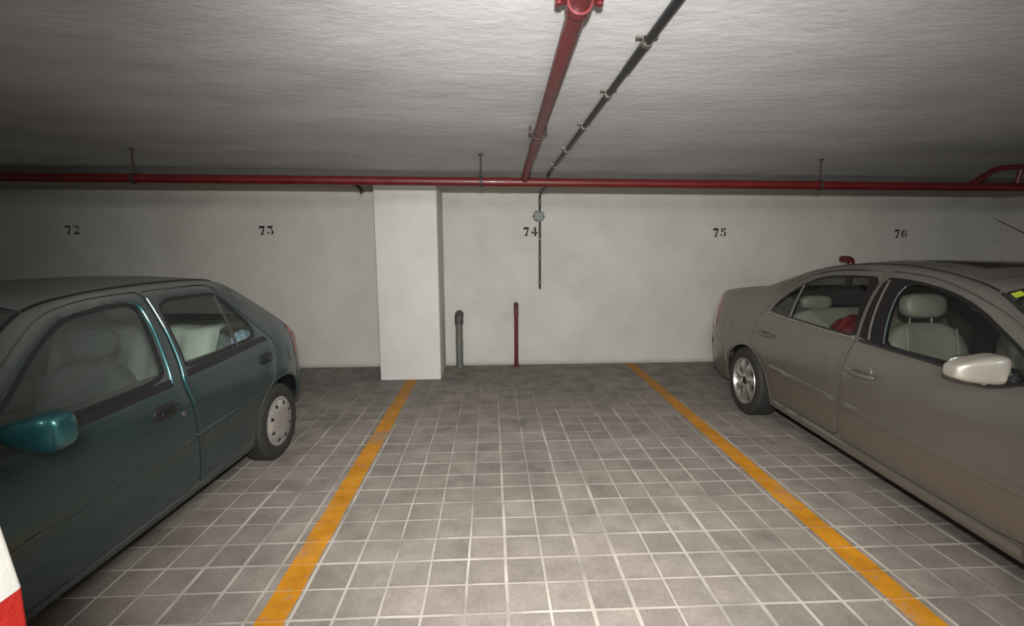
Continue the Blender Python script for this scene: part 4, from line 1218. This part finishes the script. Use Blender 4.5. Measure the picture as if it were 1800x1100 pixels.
    # aerial at the front of the roof
    m = MB(); m.lathe([(0,.022),(.012,.016),(.024,.008)], 'z', (0, 1.94, 1.402), 20); m.tube([(0, 1.94, 1.42), (0, 1.35, 1.713)], [.0045, .0025], 8); m.build('aerial', M_trimblk, root)
    return root, s

g_root, g_car = build_green()
s_root, s_car = build_silver()

# ------------------------------------------------------------------ things lying in the cars
def in_car(root, p):
    return root.matrix_basis @ Vector(p)
M_cloth = simple('white_cloth', (182,189,178), .9, var=.05, scale=10)
def drape():
    """cloth hung over the rear backrest of the hatchback, with soft vertical folds"""
    v = []; f = []; nx, ny = 64, 26
    for i in range(nx+1):
        x = -.555 + 1.11*i/nx
        for j in range(ny+1):
            q = j/ny
            fold = .017*sin(x*31+1.3*sin(q*2))*min(1, q*1.6) + .010*sin(x*57+2)*q
            if q < .2:
                k = q/.2; y = .07 + .20*k; z = 1.020 + .012*sin(pi*k) + .004*sin(x*23)
            else:
                k = (q-.2)/.8; y = .27 + .115*k + .03*sin(pi*k*.5); z = 1.020 - .43*k
            v.append((x + .006*sin(q*9+x*7), y + fold, z))
    for i in range(nx):
        for j in range(ny): f.append((i*(ny+1)+j, (i+1)*(ny+1)+j, (i+1)*(ny+1)+j+1, i*(ny+1)+j+1))
    o = mesh('seat_cloth', v, f, M_cloth, None, True, 80)
    o.location = g_root.location; o.rotation_euler = g_root.rotation_euler
    tag(o, 'white cloth draped over the rear seat inside the green hatchback', 'cloth')
drape()
def crumple(name, size, mat, label, cat, loc, root, seed):
    rnd = random.Random(seed); m = MB()
    ks = [(Vector((rnd.uniform(-1,1), rnd.uniform(-1,1), rnd.uniform(-1,1)))*rnd.uniform(3,7), rnd.uniform(0,6)) for _ in range(10)]
    def fn(p):
        k = 1 + sum(.045*abs(sin(p.dot(d)+ph)) for d, ph in ks) - .2
        return p*k
    m.blob((0,0,0), size, e=2.4, nu=48, nv=26, fn=fn)
    o = m.build(name, mat, None, angle=30)
    o.location = in_car(root, loc); o.rotation_euler = root.rotation_euler
    tag(o, label, cat)
crumple('plastic_bag', (.050, .10, .085), simple('pale_blue_plastic', (132,156,170), .35, var=.3, scale=25), 'crumpled pale blue plastic bag beside the rear quarter window of the green hatchback', 'bag', (-.645, .16, .90), g_root, 3)
M_redbag = simple('red_fabric', (112,20,28), .7, var=.25, scale=14)
crumple('red_bag', (.16, .15, .20), M_redbag, 'dark red bag lying on the rear seat of the silver saloon', 'bag', (.36, .72, .80), s_root, 8)


# ------------------------------------------------------------------ light
w = bpy.data.worlds.new('world'); SC.world = w; w.use_nodes = True
w.node_tree.nodes['Background'].inputs[0].default_value = (.8,.9,1,1); w.node_tree.nodes['Background'].inputs[1].default_value = .05
def lamp(name, loc, power, r, col=(1,1,1)):
    l = bpy.data.lights.new(name, 'POINT'); l.energy = power; l.shadow_soft_size = r; l.color = col
    o = link(bpy.data.objects.new(name, l)); o.location = loc; return o
lamp('garage_lamp_or_fill', (.10, -.45, 2.17), 195, .2, (1, .985, .96))
l = bpy.data.lights.new('camera_flash', 'SPOT'); l.energy = 700; l.shadow_soft_size = .03; l.spot_size = radians(106); l.spot_blend = 1; l.color = (1, .985, .96)
fo = link(bpy.data.objects.new('camera_flash', l)); fo.location = (.02, -.02, 1.74)
fo.rotation_euler = (fw + .08*rr - .07*uu).to_track_quat('-Z', 'Y').to_euler()
lamp('garage_lamp_or_fill', (-3.3, -1.6, 1.85), 48, .15, (.86, .94, 1))  # unseen fill added at the left to brighten the side of the ceiling
lamp('garage_lamp_or_fill', (3.5, -1.6, 1.85), 48, .15, (.86, .94, 1))  # matching added fill at the right, no fixture modelled
SC.view_settings.view_transform = 'Standard'
SC.view_settings.exposure = 0
SC.cycles.max_bounces = 8; SC.cycles.transparent_max_bounces = 16
SC.cycles.use_denoising = True
SC.cycles.sample_clamp_indirect = 4
